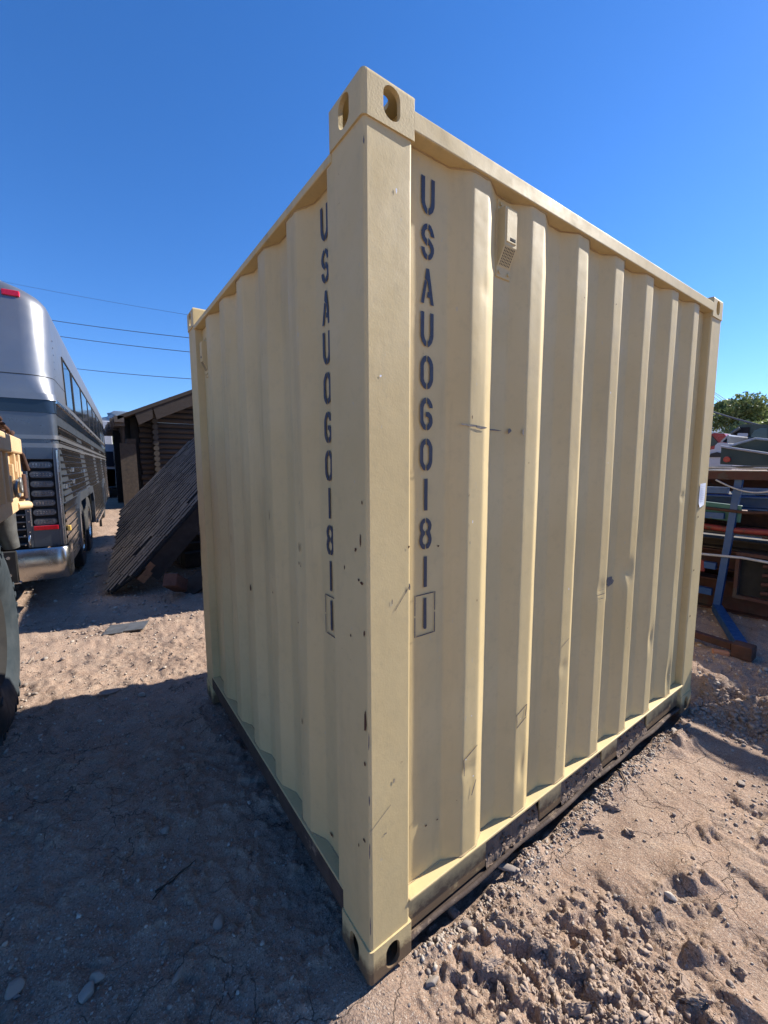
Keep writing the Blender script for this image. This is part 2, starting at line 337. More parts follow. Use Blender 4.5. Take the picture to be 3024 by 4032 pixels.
# ------------------------------------------------------------------ container
H = 2.438; LX = 2.438; LY = 1.968
cont = thing('shipping_container', 'small tan corrugated steel shipping container with stencilled number, standing on bare dirt', 'container')
def casting_mesh():
    """a top corner fitting with its outer corner at the origin of x and y, from z 0 (bottom) to .118 (top)"""
    bm = bmesh.new(); bmesh.ops.create_cube(bm, size=1)
    for v in bm.verts: v.co = Vector(((v.co.x+.5)*.157, (v.co.y+.5)*.162, (v.co.z+.5)*.118))
    vert = [e for e in bm.edges if abs(e.verts[0].co.z-e.verts[1].co.z) > .1]
    outer = [e for e in vert if e.verts[0].co.x < .01 and e.verts[0].co.y < .01]
    bmesh.ops.bevel(bm, geom=outer, offset=.013, segments=4, affect='EDGES', profile=.5)
    top = [e for e in bm.edges if all(v.co.z > .117 for v in e.verts)]
    bmesh.ops.bevel(bm, geom=top, offset=.014, segments=5, affect='EDGES', profile=.5)
    side = [e for e in bm.edges if abs(e.verts[0].co.z-e.verts[1].co.z) > .08 and (e.verts[0].co.x > .15 or e.verts[0].co.y > .15)]
    bmesh.ops.bevel(bm, geom=side, offset=.003, segments=1, affect='EDGES')
    me = bpy.data.meshes.new('c0'); bm.to_mesh(me); bm.free(); a = bpy.data.objects.new('c0', me); scn.collection.objects.link(a)
    c = MB(); c.box((.013, .013, .012), (.145, .150, .104))
    def cut(mb, z0=.060): 
        mb.prism(roundrect(.051, .084, .0254, 7, .084, z0), (0, -.02, 0), (1, 0, 0), (0, 0, 1), (0, 1, 0), .06)
    c1 = MB(); cut(c1); c2 = MB(); c2.prism(roundrect(.051, .084, .0254, 7, .086, .060), (-.02, 0, 0), (0, 1, 0), (0, 0, 1), (1, 0, 0), .06)
    c3 = MB(); c3.prism(roundrect(.064, .10, .03, 7, .080, .082), (0, 0, .09), (1, 0, 0), (0, 1, 0), (0, 0, 1), .06)
    cs = [q.obj('cut', M_CAST) for q in (c, c1, c2, c3)]
    for k in cs:
        md = a.modifiers.new('b', 'BOOLEAN'); md.operation = 'DIFFERENCE'; md.object = k; md.solver = 'EXACT'
    bpy.context.view_layer.update()
    ev = a.evaluated_get(bpy.context.evaluated_depsgraph_get()); out = bpy.data.meshes.new_from_object(ev)
    for k in cs+[a]: bpy.data.objects.remove(k)
    return [tuple(v.co) for v in out.vertices], [list(p.vertices) for p in out.polygons]
CV, CFc = casting_mesh()
for sx in (0, 1):
    for sy in (0, 1):
        for sz in (0, 1):
            V = [((LX-v[0]) if sx else v[0], (LY-v[1]) if sy else v[1], (H-.105+v[2]*.105/.118) if sz else (.118-v[2])) for v in CV]
            flip = (sx+sy+(0 if sz else 1)) % 2
            mb = MB(); mb.add(V, [f[::-1] if flip else f for f in CFc]); mb.obj('corner_fitting', M_CAST, cont, fix=False)
def arcpts(cx, cy, r, a0, a1, n=4): return [(cx+r*math.cos(R(a0+(a1-a0)*i/n)), cy+r*math.sin(R(a0+(a1-a0)*i/n))) for i in range(n+1)]
def post(sx, sy):
    t = .0055; r = .009
    P = arcpts(t+r, t+r-.001, r, 270, 180)+[(t-.001, .183), (.05, .186), (.05, .06), (.10, .06), (.152, .062)]+arcpts(.152-.008, t+.008, .008, 0, -90)
    Q = [((LX-p[0]) if sx else p[0], (LY-p[1]) if sy else p[1]) for p in P]
    mb = MB(); zs = np.linspace(.1175, H-.1045, 40); n = len(Q); vs = []
    for z in zs:
        for q in Q: vs.append((q[0], q[1], z))
    mb.add(vs, [(i*n+k, i*n+(k+1) % n, (i+1)*n+(k+1) % n, (i+1)*n+k) for i in range(len(zs)-1) for k in range(n)], 0)
    if not sx and not sy:       # chips and scratches on the near post
        pass
    return mb
def patch(mb, pts, o, ax, ay, nrm, mi, off=.0009):
    """a small worn patch lying on a surface"""
    o = Vector(o); n = Vector(nrm)
    mb.add([o+Vector(ax)*p[0]+Vector(ay)*p[1]+n*off for p in pts], [list(range(len(pts)))], mi)
def blob(w_, h_, n=9, j=.35): return [(w_*(1+random.uniform(-j, j))*math.cos(2*math.pi*i/n)/2, h_*(1+random.uniform(-j, j))*math.sin(2*math.pi*i/n)/2) for i in range(n)]
X_, Y_, Z_ = (1, 0, 0), (0, 1, 0), (0, 0, 1)
for sx in (0, 1):
    for sy in (0, 1):
        mb = post(sx, sy)
        if (sx, sy) == (0, 0):
            F_ = lambda px, py, dx, dz, mi, s=None: patch(mb, s or blob(dx, dz), (px, .0045, py), X_, Z_, (0, -1, 0), mi)
            G_ = lambda py_, pz, dy, dz, mi, s=None: patch(mb, s or blob(dy, dz), (.0045, py_, pz), Y_, Z_, (-1, 0, 0), mi)
            F_(.125, 1.17, .01, .01, 1, [(.018, .016), (.024, .020), (-.028, -.042), (-.032, -.044)])
            F_(.085, 1.155, .004, .016, 1); F_(.143, 1.30, .006, .01, 2); F_(.146, 1.185, .006, .022, 1)
            F_(.06, .47, .014, .004, 3); F_(.03, .52, .03, .002, 3, [(-.03, -.02), (-.028, -.021), (.05, .03), (.049, .032)])
            F_(.09, .62, .010, .014, 3); F_(.10, 2.20, .004, .014, 4); F_(.05, 1.75, .006, .006, 4)
            for y_, z_, a_, b_ in ((.019, .83, .012, .075), (.020, 1.08, .007, .018), (.024, .70, .008, .012), (.06, 1.30, .010, .010), (.035, 1.33, .006, .03), (.045, 1.22, .01, .006), (.03, 1.215, .016, .008), (.12, 1.24, .005, .012), (.09, 1.05, .005, .008), (.03, .46, .012, .010), (.06, .42, .006, .012), (.025, 1.43, .005, .01)):
                G_(y_, z_, a_, b_, 2)
            for z_, h_ in ((.20, .06), (.44, .07), (.60, .03), (2.28, .02), (.77, .05)):
                patch(mb, blob(.0035, h_), (.0083, .0083, z_), (.707, -.707, 0), Z_, (-.707, -.707, 0), 1, .0012)
        if (sx, sy) == (1, 0):
            for z_ in (.9, 1.22, .62): patch(mb, blob(.014, .012), (LX-.12, .0045, z_), X_, Z_, (0, -1, 0), 2)
        if (sx, sy) == (0, 1):
            for z_, h_ in ((1.36, .02), (1.05, .20), (.8, .05)): patch(mb, blob(.01, h_), (.0045, LY-.03, z_), Y_, Z_, (-1, 0, 0), 2)
        mb.obj('corner_post', [M_POST, M_SCUFF, M_CHIP, M_SCUFFL, M_PAPER], cont)

def corrugated(ridges, L, a0, dents, wdt=.071, dep=.033, out=.011, sl=.067, zb=.19, zt=2.37, tilt_top=None, r=.009):
    """2-D profile (s, depth) then rows in z; returns verts in (s, depth, z) and faces"""
    key = [(a0, out+dep)]
    for s in ridges: key += [(s-sl, out+dep), (s, out), (s+wdt, out), (s+wdt+sl, out+dep)]
    key.append((L-a0, out+dep)); P = [key[0]]
    for i in range(1, len(key)-1):
        p0, p, p1 = map(Vector, (key[i-1], key[i], key[i+1])); d0 = (p0-p).normalized(); d1 = (p1-p).normalized()
        A = p+d0*r; B = p+d1*r
        for t in (0, .25, .5, .75, 1): P.append(tuple(A.lerp(p, t).lerp(p.lerp(B, t), t)))
        if i < len(key)-2 and (key[i+1][0]-key[i][0]) > .05:
            for t in (.2, .4, .6, .8): P.append(tuple(Vector(key[i]).lerp(Vector(key[i+1]), .15+.7*t)))
    P.append(key[-1]); P = np.array(P); zs = np.linspace(zb, zt, 130)
    S, Zg = np.meshgrid(P[:, 0], zs); D = np.tile(P[:, 1], (len(zs), 1))
    D = D+.0016*fbm(S, Zg, 2.2, 3, .5, 5)+.0007*fbm(S, Zg, 9, 2, .5, 6)
    # outer faces close rounded just under the top rail
    for (s, z, ws, wz, amp) in dents:
        g = np.exp(-((S-s)/ws)**2-((Zg-z)/wz)**2); D = D+amp*g*(1-ss(out+.012, out+dep, D)*.6)
    return S, D, Zg
def grid_faces(n, m): 
    i, j = np.meshgrid(np.arange(n-1), np.arange(m-1), indexing='ij'); return np.stack([i*m+j, i*m+j+1, (i+1)*m+j+1, (i+1)*m+j], -1).reshape(-1, 4)
RX = [.383+.2775*k for k in range(7)]; RY = [.402+.273*k for k in range(5)]
dentsX = [(.40, .50, .05, .012, .006), (.44, .48, .03, .06, .004), (.72, .36, .025, .06, .011),
          (.97, .70, .03, .02, .004), (1.50, 1.02, .035, .05, .013), (1.24, .98, .04, .03, .005), (.45, 2.05, .02, .03, .004), (.45, 1.9, .02, .2, .003), (1.0, 1.4, .02, .1, .003), (1.81, .60, .03, .06, .008), (2.08, 1.35, .03, .02, .006), (2.08, .3, .03, .1, .008)]
dentsY = [(.42, 1.2, .03, .3, .004), (.70, .9, .03, .15, .004), (.97, 1.5, .03, .2, .004), (1.25, .6, .03, .2, .004), (1.5, 1.1, .03, .2, .004)]
def side_panel(plane, L, ridges, a0, dents, zb, zt, name):
    S, D, Zg = corrugated(ridges, L, a0, dents, zb=zb, zt=zt)
    n, m = S.shape; F = grid_faces(n, m).tolist(); st = lambda a, b, c: np.stack([a, b, c], -1).reshape(-1, 3)
    if plane == 'x0': V = st(D, S, Zg)
    elif plane == 'x1': V = st(LX-D, S, Zg)
    elif plane == 'y0': V = st(S, D, Zg)
    else: V = st(S, LY-D, Zg)
    mb = MB(); mb.add(V.tolist(), F, 0, True); return mb
mbx = side_panel('y0', LX, RX, .148, dentsX, .185, 2.372, 'side_panel')
o0 = .011
def MX(s, z, dx, dz, mi, depth=o0, pts=None): patch(mbx, pts or blob(dx, dz), (s, depth+(.0052 if depth != o0 else 0), z), X_, Z_, (0, -1, 0), mi, .0022)
MX(.40, 1.645, .05, .007, 1); MX(.43, 1.642, .05, .009, 1); MX(.365, 1.647, .03, .006, 1, .009)
MX(.605, 1.64, .018, .018, 1, .030); MX(.65, 1.635, .010, .022, 1, .008); MX(.53, 1.64, .07, .005, 1, .037)
MX(1.245, .955, .06, .004, 1); MX(1.245, .935, .05, .003, 1); MX(1.24, .975, .05, .003, 3); MX(1.38, .985, .05, .05, 1, .039); MX(1.39, .98, .06, .035, 1, .0385); MX(1.335, .97, .02, .06, 3, .039)
for (x0, z0, x1, z1) in ((.385, .545, .452, .575), (.385, .545, .388, .49), (.664, .60, .725, .625), (.664, .60, .668, .55), (.668, .55, .725, .575), (.72, .58, .727, .625), (.945, .79, 1.0, .815), (.43, .40, .45, .45)):
    dx, dz = x1-x0, z1-z0; l = math.hypot(dx, dz); nx, nz = -dz/l*.003, dx/l*.003
    MX(x0, z0, 0, 0, 1 if random.random() < .6 else 3, o0, [(0, 0), (dx*.5, dz*.5-.001), (dx, dz), (dx+nx, dz+nz), (dx*.5+nx*1.6, dz*.5+nz*1.3), (nx*1.4, nz)])
for k in range(26):
    s = random.choice(RX)+random.uniform(.01, .06); MX(s, random.uniform(.25, 2.3), random.uniform(.002, .005), random.uniform(.003, .012), random.choice([2, 3, 4, 4]))
for (s, z) in ((.25, .36), (.30, .355), (.34, 1.95), (.5, 1.2), (.29, 1.28)): MX(s, z, .008, .006, 2, .0385)
mbx.obj('side_panel', [M_TAN, M_SCUFF, M_CHIP, M_SCUFFL, M_PAPER], cont)
mby = side_panel('x0', LY, RY, .178, dentsY, .185, 2.318, 'side_panel')
def MY(s, z, dy, dz, mi, depth=o0): patch(mby, blob(dy, dz), (depth+(.0052 if depth != o0 else 0), s, z), Y_, Z_, (-1, 0, 0), mi, .0022)
for (s, z, a_, b_) in ((.435, 1.245, .004, .035), (.44, 1.19, .006, .012), (.46, .97, .006, .006), (.71, 1.33, .004, .04), (.45, .60, .005, .02), (.70, 1.02, .008, .008), (1.26, 1.16, .004, .05)): MY(s, z, a_, b_, 2)
MY(.98, .97, .018, .035, 2); MY(.30, .245, .03, .008, 2, .037)
for k in range(14): MY(random.choice(RY)+random.uniform(.01, .06), random.uniform(.3, 2.2), random.uniform(.002, .005), random.uniform(.003, .012), random.choice([2, 3]))
mby.obj('end_panel', [M_TAN, M_SCUFF, M_CHIP, M_SCUFFL, M_PAPER], cont)
side_panel('y1', LX, RX, .148, [], .185, 2.372, 'p').obj('side_panel', M_TAN, cont)
# roof
mb = MB(); xs = np.linspace(.058, LX-.058, 90); zz = 2.312+.010*np.sign(np.sin(xs*14))
mb.add([(x, y, z) for x, z in zip(xs, zz) for y in (.055, LY-.055)], [(2*i, 2*i+1, 2*i+3, 2*i+2) for i in range(len(xs)-1)], 0); mb.obj('roof', M_TAN, cont)
# rails
for y0, y1 in ((.0, .063), (LY-.063, LY-.0)):
    MB().box((.150, y0, 2.357), (LX-.150, y1, 2.404), bev=.0035, seg=3).obj('top_rail', M_RAIL, cont)
for x0, x1 in ((.0, .060), (LX-.060, LX-.0)):
    MB().box((x0, .156, 2.309), (x1, LY-.156, 2.333), bev=.0035, seg=3).obj('top_rail', M_RAIL, cont)
def bottom_rail_x(ys):
    mb = MB(); q = lambda a, b: (min(a, b), max(a, b)); f = (lambda y: y) if ys == 0 else (lambda y: LY-y)
    def bx(x0, y0, z0, x1, y1, z1, mi=0, bev=.002):
        a, b = q(f(y0), f(y1)); mb.box((x0, a, z0), (x1, b, z1), mi, bev=bev)
    bx(.150, .002, .182, LX-.150, .070, .192, 0, .003)                     # top flange
    bx(.150, .050, .045, LX-.150, .056, .181, 1)                           # web
    # bottom lip, slightly rolled and bent
    n = 40; pts = [(.150+(LX-.300)*i/n, f(.012+.006*math.sin(i*.7)*(1 if 8 < i < 24 else .3)), .042+.004*math.sin(i*.9)) for i in range(n+1)]
    mb.tube(pts, .0085, 8, 1); bx(.150, .014, .033, LX-.150, .050, .040, 1)
    for a, b in ((.152, .53), (.862, 1.02), (1.37, 1.52), (1.86, LX-.152)):
        bx(a, .024, .055, b, .032, .1815, 3)
    return mb
M_PLATE = tan_paint('dirty tan paint on rail plates', .6, .20, .3, .14)
for k_ in (0, 1): bottom_rail_x(k_).obj('bottom_rail', [M_RAIL, M_RUSTRAIL, M_CHIP, M_PLATE], cont)
for x0, x1 in ((.003, .070), (LX-.070, LX-.003)):
    mb = MB(); mb.box((x0, .158, .183), (x1, LY-.158, .192), 1, bev=.002)
    a, b = (x0, x0+.009) if x0 < 1 else (x1-.009, x1)
    mb.box((a, .158, .110), (b, LY-.158, .1825), 0, bev=.002)
    c, d = (x0+.03, x0+.036) if x0 < 1 else (x1-.036, x1-.03)
    mb.box((c, .158, .03), (d, LY-.158, .1095), 0, bev=.001)
    mb.obj('bottom_rail', [M_RUSTRAIL, M_RAIL], cont)
MB().box((.06, .06, .06), (LX-.06, LY-.06, .17)).obj('floor', M_DARK, cont)
def weld(plane, L, ridges, a0, z, r_):
    key = [(a0, .044)]
    for s_ in ridges: key += [(s_-.067, .044), (s_, .011), (s_+.071, .011), (s_+.138, .044)]
    key.append((L-a0, .044)); pts = []
    for (a, b) in zip(key[:-1], key[1:]):
        m = max(2, int((b[0]-a[0])/.012))
        for i in range(m): t = i/m; pts.append((a[0]+(b[0]-a[0])*t, a[1]+(b[1]-a[1])*t))
    P3 = [(p[0], p[1]-.001, z+random.uniform(-.0012, .0012)) if plane == 'y0' else (p[1]-.001, p[0], z+random.uniform(-.0012, .0012)) for p in pts]
    mb = MB(); mb.tube(P3, [r_*random.uniform(.7, 1.4) for _ in P3], 6); mb.obj('weld_bead', M_WELD, cont)
M_WELD = pm('painted weld', (.44, .34, .18), (.27, .18, .095), 9, .75, bs=.5, bd=.003, bsc=90)
weld('y0', LX, RX, .150, 2.356, .0024); weld('y0', LX, RX, .150, .193, .0026); weld('x0', LY, RY, .180, 2.308, .0024); weld('x0', LY, RY, .180, .193, .0026)
# weld beads under the ribs: the rail ledge is part of the rail; doors at the far end with hinge lugs
for (y0, y1) in ((.15, LY/2-.006), (LY/2+.006, LY-.15)):
    mb = MB(); mb.box((LX-.045, y0, .20), (LX-.012, y1, 2.27), bev=.004)
    for k in range(3):
        c = y0+(y1-y0)*(k+.5)/3; mb.box((LX-.012, c-.09, .3), (LX-.004, c+.09, 2.2), bev=.003)
    d = mb.obj('door', M_TAN, cont)
    MB().tube([(LX+.02, (y0+y1)/2, .1), (LX+.02, (y0+y1)/2, 2.35)], .016, 8).obj('lock_rod', M_GREYMET, d)
for zc in (.27, .87, 1.42, 1.97):
    mb = MB(); mb.box((LX-.002, .012, zc-.09), (LX+.012, .10, zc+.09), bev=.003); mb.tube([(LX+.014, .03, zc-.06), (LX+.014, .03, zc+.06)], .011, 10)
    mb.obj('hinge', M_POST, cont)
for z0, z1 in ((.33, .80), (.97, 1.33), (1.51, 1.90), (2.04, 2.30)):
    MB().box((LX-.004, .016, z0), (LX+.020, .05, z1), bev=.004).obj('hinge_guard', M_POST, cont)

# stencilled numbers
def mir(p): return [(1-a, b) for a, b in p][::-1]
GL = {
 'U': [[(0, 1), (.27, 1), (.27, .36), (.32, .25), (.45, .17), (.45, 0), (.30, .04), (.12, .14), (.02, .27), (0, .36)]],
 '0': [[(.45, 1), (.27, .96), (.12, .87), (.02, .76), (0, .68), (0, .32), (.02, .24), (.12, .13), (.27, .04), (.45, 0), (.45, .17), (.34, .22), (.27, .31), (.27, .69), (.34, .78), (.45, .83)]],
 '8': [[(.45, 1), (.26, .96), (.10, .87), (.02, .76), (.04, .65), (.14, .54), (.05, .44), (0, .32), (.02, .2), (.12, .09), (.26, .02), (.45, 0), (.45, .15), (.34, .18), (.27, .26), (.27, .34), (.34, .42), (.45, .46), (.45, .57), (.35, .61), (.29, .68), (.29, .75), (.35, .82), (.45, .85)]],
}
for k in list(GL): GL[k].append(mir(GL[k][0]))
s1 = [(.45, 1), (.27, .96), (.12, .87), (.02, .75), (.02, .63), (.10, .54), (.26, .46), (.45, .38), (.45, .56), (.33, .61), (.27, .68), (.29, .77), (.36, .82), (.45, .85)]
s2 = [(.55, 1), (.73, .96), (.88, .87), (.97, .75), (.99, .68), (.73, .68), (.70, .76), (.64, .82), (.55, .85)]
GL['S'] = [s1, s2, [(1-a, 1-b) for a, b in s1], [(1-a, 1-b) for a, b in s2]]
GL['A'] = [[(0, 0), (.25, 0), (.46, .34), (.46, .55), (.34, .66)], [(.36, .72), (.39, 1), (.62, 1), (1, 0), (.75, 0), (.70, .19), (.50, .19), (.50, .33), (.60, .33), (.50, .62)]]
GL['A'] = [[(0, .0), (.25, .0), (.47, .60), (.36, .68), (.30, .66)], [(.30, .72), (.41, 1), (.62, 1), (1, 0), (.75, 0), (.69, .19), (.48, .19), (.53, .35), (.63, .35), (.53, .62)]]
GL['6'] = [[(.45, 1), (.27, .96), (.12, .87), (.02, .76), (0, .68), (0, .32), (.02, .24), (.12, .13), (.27, .04), (.45, 0), (.45, .17), (.34, .22), (.27, .31), (.27, .69), (.34, .78), (.45, .83)],
           [(.55, 1), (.73, .96), (.88, .87), (.97, .76), (.98, .69), (.72, .69), (.66, .78), (.55, .83)],
           [(.45, .56), (.45, .42), (.58, .42), (.70, .36), (.73, .28), (.66, .21), (.55, .17), (.55, 0), (.73, .04), (.90, .13), (.99, .24), (.99, .36), (.90, .48), (.70, .56)]]
GL['1'] = [[(.37, 0), (.37, 1), (.63, 1), (.63, 0)]]
TEXT = 'USAU0601811'
def lettering(o, ax, nrm, w_, ztop, pitch, h_, name):
    """painted characters reading downwards; ax is the reading direction across one character"""
    mb = MB(); o = Vector(o); ax = Vector(ax); up = Vector(Z_); n = Vector(nrm)
    def poly(P, z0): mb.add([o+ax*(p[0]*w_+random.uniform(-.0004, .0004))+up*(z0+p[1]*h_+random.uniform(-.0005, .0005))+n*.0035 for p in P], [list(range(len(P)))])
    z = ztop
    for i, ch in enumerate(TEXT):
        if i == len(TEXT)-1:
            zc = z-.012; poly([(.38, 0), (.38, 1), (.62, 1), (.64, 0), (.52, -.05)], zc-h_)
            t = .0032; a0, a1, b0, b1 = -.017, w_+.017, zc-h_-.022, zc+.014; md = (b0+b1)/2
            for (p, q, r_, s) in ((a0, md+.003, a0+t, b1), (a0, b0, a0+t, md-.003), (a1-t, md+.006, a1, b1), (a1-t, b0, a1, md), (a0+t+.002, b1-t, a1-t-.004, b1), (a0+t+.004, b0, a1-t-.002, b0+t)):
                mb.add([o+ax*x+up*zz_+n*.0035 for x, zz_ in ((p, q), (r_, q), (r_, s), (p, s))], [(0, 1, 2, 3)])
        else:
            for P in GL[ch]: poly(P, z-h_)
        z -= pitch
    return mb.obj(name, M_LET, cont, fix=False)
lettering((.213, o0+.033, 0), X_, (0, -1, 0), .049, 2.300, .1162, .094, 'serial_number')
lettering((o0+.033, .294, 0), (0, -1, 0), (-1, 0, 0), .048, 2.272, .1165, .096, 'serial_number')

# vents
def vent(o, ax, nrm, W=.064, Z0=2.118, Z1=2.345):
    o = Vector(o); ax = Vector(ax); n = Vector(nrm); up = Vector(Z_)
    fr = lambda x, z, d: o+ax*x+up*z+n*d
    mb = MB()
    def bx(x0, x1, z0, z1, d0, d1, mi=0, chz=0):
        v = [fr(x0, z0, d0), fr(x1, z0, d0), fr(x1, z1, d0), fr(x0, z1, d0), fr(x0+.002, z0+.002+chz, d1), fr(x1-.002, z0+.002+chz, d1), fr(x1-.002, z1-.002, d1), fr(x0+.002, z1-.002, d1)]
        mb.add(v, [(0, 1, 2, 3), (7, 6, 5, 4), (0, 4, 5, 1), (1, 5, 6, 2), (2, 6, 7, 3), (3, 7, 4, 0)], mi)
    bx(0, W, Z0, Z1, 0, .004); bx(.004, W-.004, Z0+.032, Z1-.028, .004, .030, 0, .052)
    bx(.012, W-.010, Z0+.095, Z1-.036, .030, .0325)
    bx(W*.42, W-.014, Z0+.101, Z0+.111, .0325, .0332, 1)
    for i in range(7):
        for j in range(7):
            t = (j+.5)/7; x = .010+(W-.020)*(i+.5)/7; z = Z0+.036+.046*t; d = .0055+.0245*t*.93
            mb.add([fr(x-.0016, z-.0022, d-.0006), fr(x+.0016, z-.0022, d-.0006), fr(x+.0016, z+.0022, d+.0018), fr(x-.0016, z+.0022, d+.0018)], [(0, 1, 2, 3)], 1)
    v = mb.obj('vent', [M_RAIL, M_VENTHOLE], cont)
    for x, z in ((.013, Z1-.013), (W-.013, Z1-.013), (.013, Z0+.015), (W-.013, Z0+.015)):
        MB().tube([fr(x, z, .003), fr(x, z, .009)], .0055, 6).obj('bolt', M_CAST, v)
vent((.523, o0+.0322, 0), X_, (0, -1, 0), .070); vent((o0+.0322, 1.735, 0), (0, -1, 0), (-1, 0, 0), .060, 2.03, 2.25)

# paper notice
mb = MB(); P = [(2.300, 1.275), (2.392, 1.285), (2.398, 1.415), (2.308, 1.412)]
g = []; nn = 6
for j in range(nn+1):
    for i in range(nn+1):
        u, v = i/nn, j/nn; a = Vector(P[0]).lerp(Vector(P[1]), u); b = Vector(P[3]).lerp(Vector(P[2]), u); q = a.lerp(b, v)
        g.append((q.x, .0030-.0022*math.sin(u*3.1)*math.sin(v*3)-.012*max(0, .3-v)**2*8*(1-u), q.y))
mb.add(g, [(j*(nn+1)+i, j*(nn+1)+i+1, (j+1)*(nn+1)+i+1, (j+1)*(nn+1)+i) for j in range(nn) for i in range(nn)], 0, True)
for k in range(9):
    z = 1.395-.011*k; mb.add([(2.315, -.0007, z), (2.315+random.uniform(.04, .07), -.0007, z), (2.315+.04, -.0007, z+.002), (2.315, -.0007, z+.002)], [(0, 1, 2, 3)], 1)
tag(mb.obj('paper_notice', [M_PAPER, M_PENCIL], fix=False), 'white paper notice taped to the far right corner post of the tan container', 'notice')

# ------------------------------------------------------------------ motor coach
TH = R(85.8); BC = Vector((-.77, 4.817, 0)); BA = Vector((math.cos(TH), math.sin(TH), 0)); BN = Vector((math.sin(TH), -math.cos(TH), 0))
bus = thing('motor_coach', 'silver motor coach with fluted metal sides, parked with its rear to the camera', 'bus', BC, TH-math.pi/2)
# local frame: +y runs forward along the coach, +x out of its right side, so the body spans x from -2.55 to 0
def L(u, w_, z): return (-w_, u, z)
BW = 2.55; BL = 12.6
def bus_outline(z, n=7):
    t = ss(2.2, 3.25, np.array(z)); side = .015*max(0, z-2.2)+.42*float(ss(3.08, 3.58, np.array(z)))**2.2
    rear = .02*max(0, z-2.3)+.13*max(0, z-2.3)**2+.25*float(ss(3.28, 3.58, np.array(z)))**2
    rc = .07+.16*float(ss(2.1, 2.5, np.array(z))); P = []
    P += [L(BL-.3, side, z)]
    a = [(rear+rc-rc*math.sin(R(q)), side+rc-rc*math.cos(R(q)), z) for q in np.linspace(0, 90, n)]
    P += [L(*q) for q in a]; P += [L(rear, 1.0, z), L(rear, 1.55, z)]
    P += [L(rear+rc-rc*math.cos(R(q)), BW-side-rc+rc*math.sin(R(q)), z) for q in np.linspace(0, 90, n)]
    P += [L(BL-.3, BW-side, z), L(BL, BW-side-.3, z), L(BL, side+.3, z)]
    return P
def shell(z0, z1, nz, off=0):
    mb = MB(); Zs = [z0+(z1-z0)*i/nz for i in range(nz+1)]; O = [bus_outline(z) for z in Zs]; n = len(O[0]); vs = [p for o in O for p in o]
    if off: 
        c = Vector((-BW/2, BL/2, 0)); vs = [tuple(Vector(p)+Vector((math.copysign(off, p[0]-c.x), math.copysign(off, p[1]-c.y), 0))) for p in vs]
    mb.add(vs, [(i*n+k, i*n+(k+1) % n, (i+1)*n+(k+1) % n, (i+1)*n+k) for i in range(nz) for k in range(n)], 0, True)
    mb.add([vs[-n+i] for i in range(n)], [list(range(n))], 0)
    return mb
shell(1.12, 2.085, 3).obj('lower_body', M_SILVERDK, bus, fix=True)
shell(2.085, 2.225, 1, -.006).obj('rear_glass_band', M_GLASS, bus)
shell(2.225, 3.56, 36).obj('upper_body', M_SILVER, bus)
for z0, z1, off in ((2.218, 2.285, .014), (1.81, 1.852, .012), (1.722, 1.768, .012)): shell(z0, z1, 2, off).obj('trim_moulding', M_SILVER, bus)
mb = shell(2.462, 2.470, 1, .0015); mb.obj('seam', M_DARK, bus)
# fluted side skin, right and left
for side in (0, 1):
    mb = MB(); f = (lambda d: d) if side == 0 else (lambda d: -BW-d)
    def prof(z0, z1, pitch, amp):
        out = []; n = int((z1-z0)/pitch)
        for i in range(n):
            z = z0+i*pitch
            out += [(z, .002), (z+pitch*.62, .002), (z+pitch*.70, amp), (z+pitch*.92, amp), (z+pitch, .002)]
        return out
    pf = prof(1.13, 2.04, .076, .014); us = np.linspace(.085, BL-.35, 60)
    vs = [(f(d+.003*math.sin(u*2.1+z*3)), float(u), z) for u in us for z, d in pf]; m_ = len(pf)
    mb.add(vs, [(i*m_+k, i*m_+k+1, (i+1)*m_+k+1, (i+1)*m_+k) for i in range(len(us)-1) for k in range(m_-1)], 0, False)
    pf = prof(.40, 1.12, .090, .012)
    for a, b in ((.085, 1.36), (4.45, 8.5), (9.7, BL-.3)):
        us = np.linspace(a, b, max(4, int((b-a)*5))); m_ = len(pf)
        vs = [(f(d-.004), float(u), z) for u in us for z, d in pf]
        mb.add(vs, [(i*m_+k, i*m_+k+1, (i+1)*m_+k+1, (i+1)*m_+k) for i in range(len(us)-1) for k in range(m_-1)], 0, False)
        mb.box((min(f(-.01), f(-.05)), a, .40), (max(f(-.01), f(-.05)), b, 1.12), 0)
    rv = mb
    for z in np.arange(1.2, 2.0, .152):
        for u in np.arange(.25, 9, .42): rv.tube([(f(.002), u, z), (f(.008), u, z)], .008, 5, 1)
    for u in (.32, .34): 
        for z in np.arange(2.3, 2.95, .075): rv.tube([(f(-.012), u, z), (f(-.003), u, z)], .007, 5, 1)
    rv.obj('fluted_siding', [M_ALU, M_ALUPOL], bus)
    bd = MB(); bd.box((min(f(0), f(.006)), .08, 2.075), (max(f(0), f(.006)), BL-.35, 2.185)); bd.obj('black_band', M_GLASS, bus)
    bt = MB(); bt.box((min(f(-.01), f(.020)), .075, 2.19), (max(f(-.01), f(.020)), BL-.35, 2.235), bev=.006); bt.obj('belt_trim', M_ALUPOL, bus)
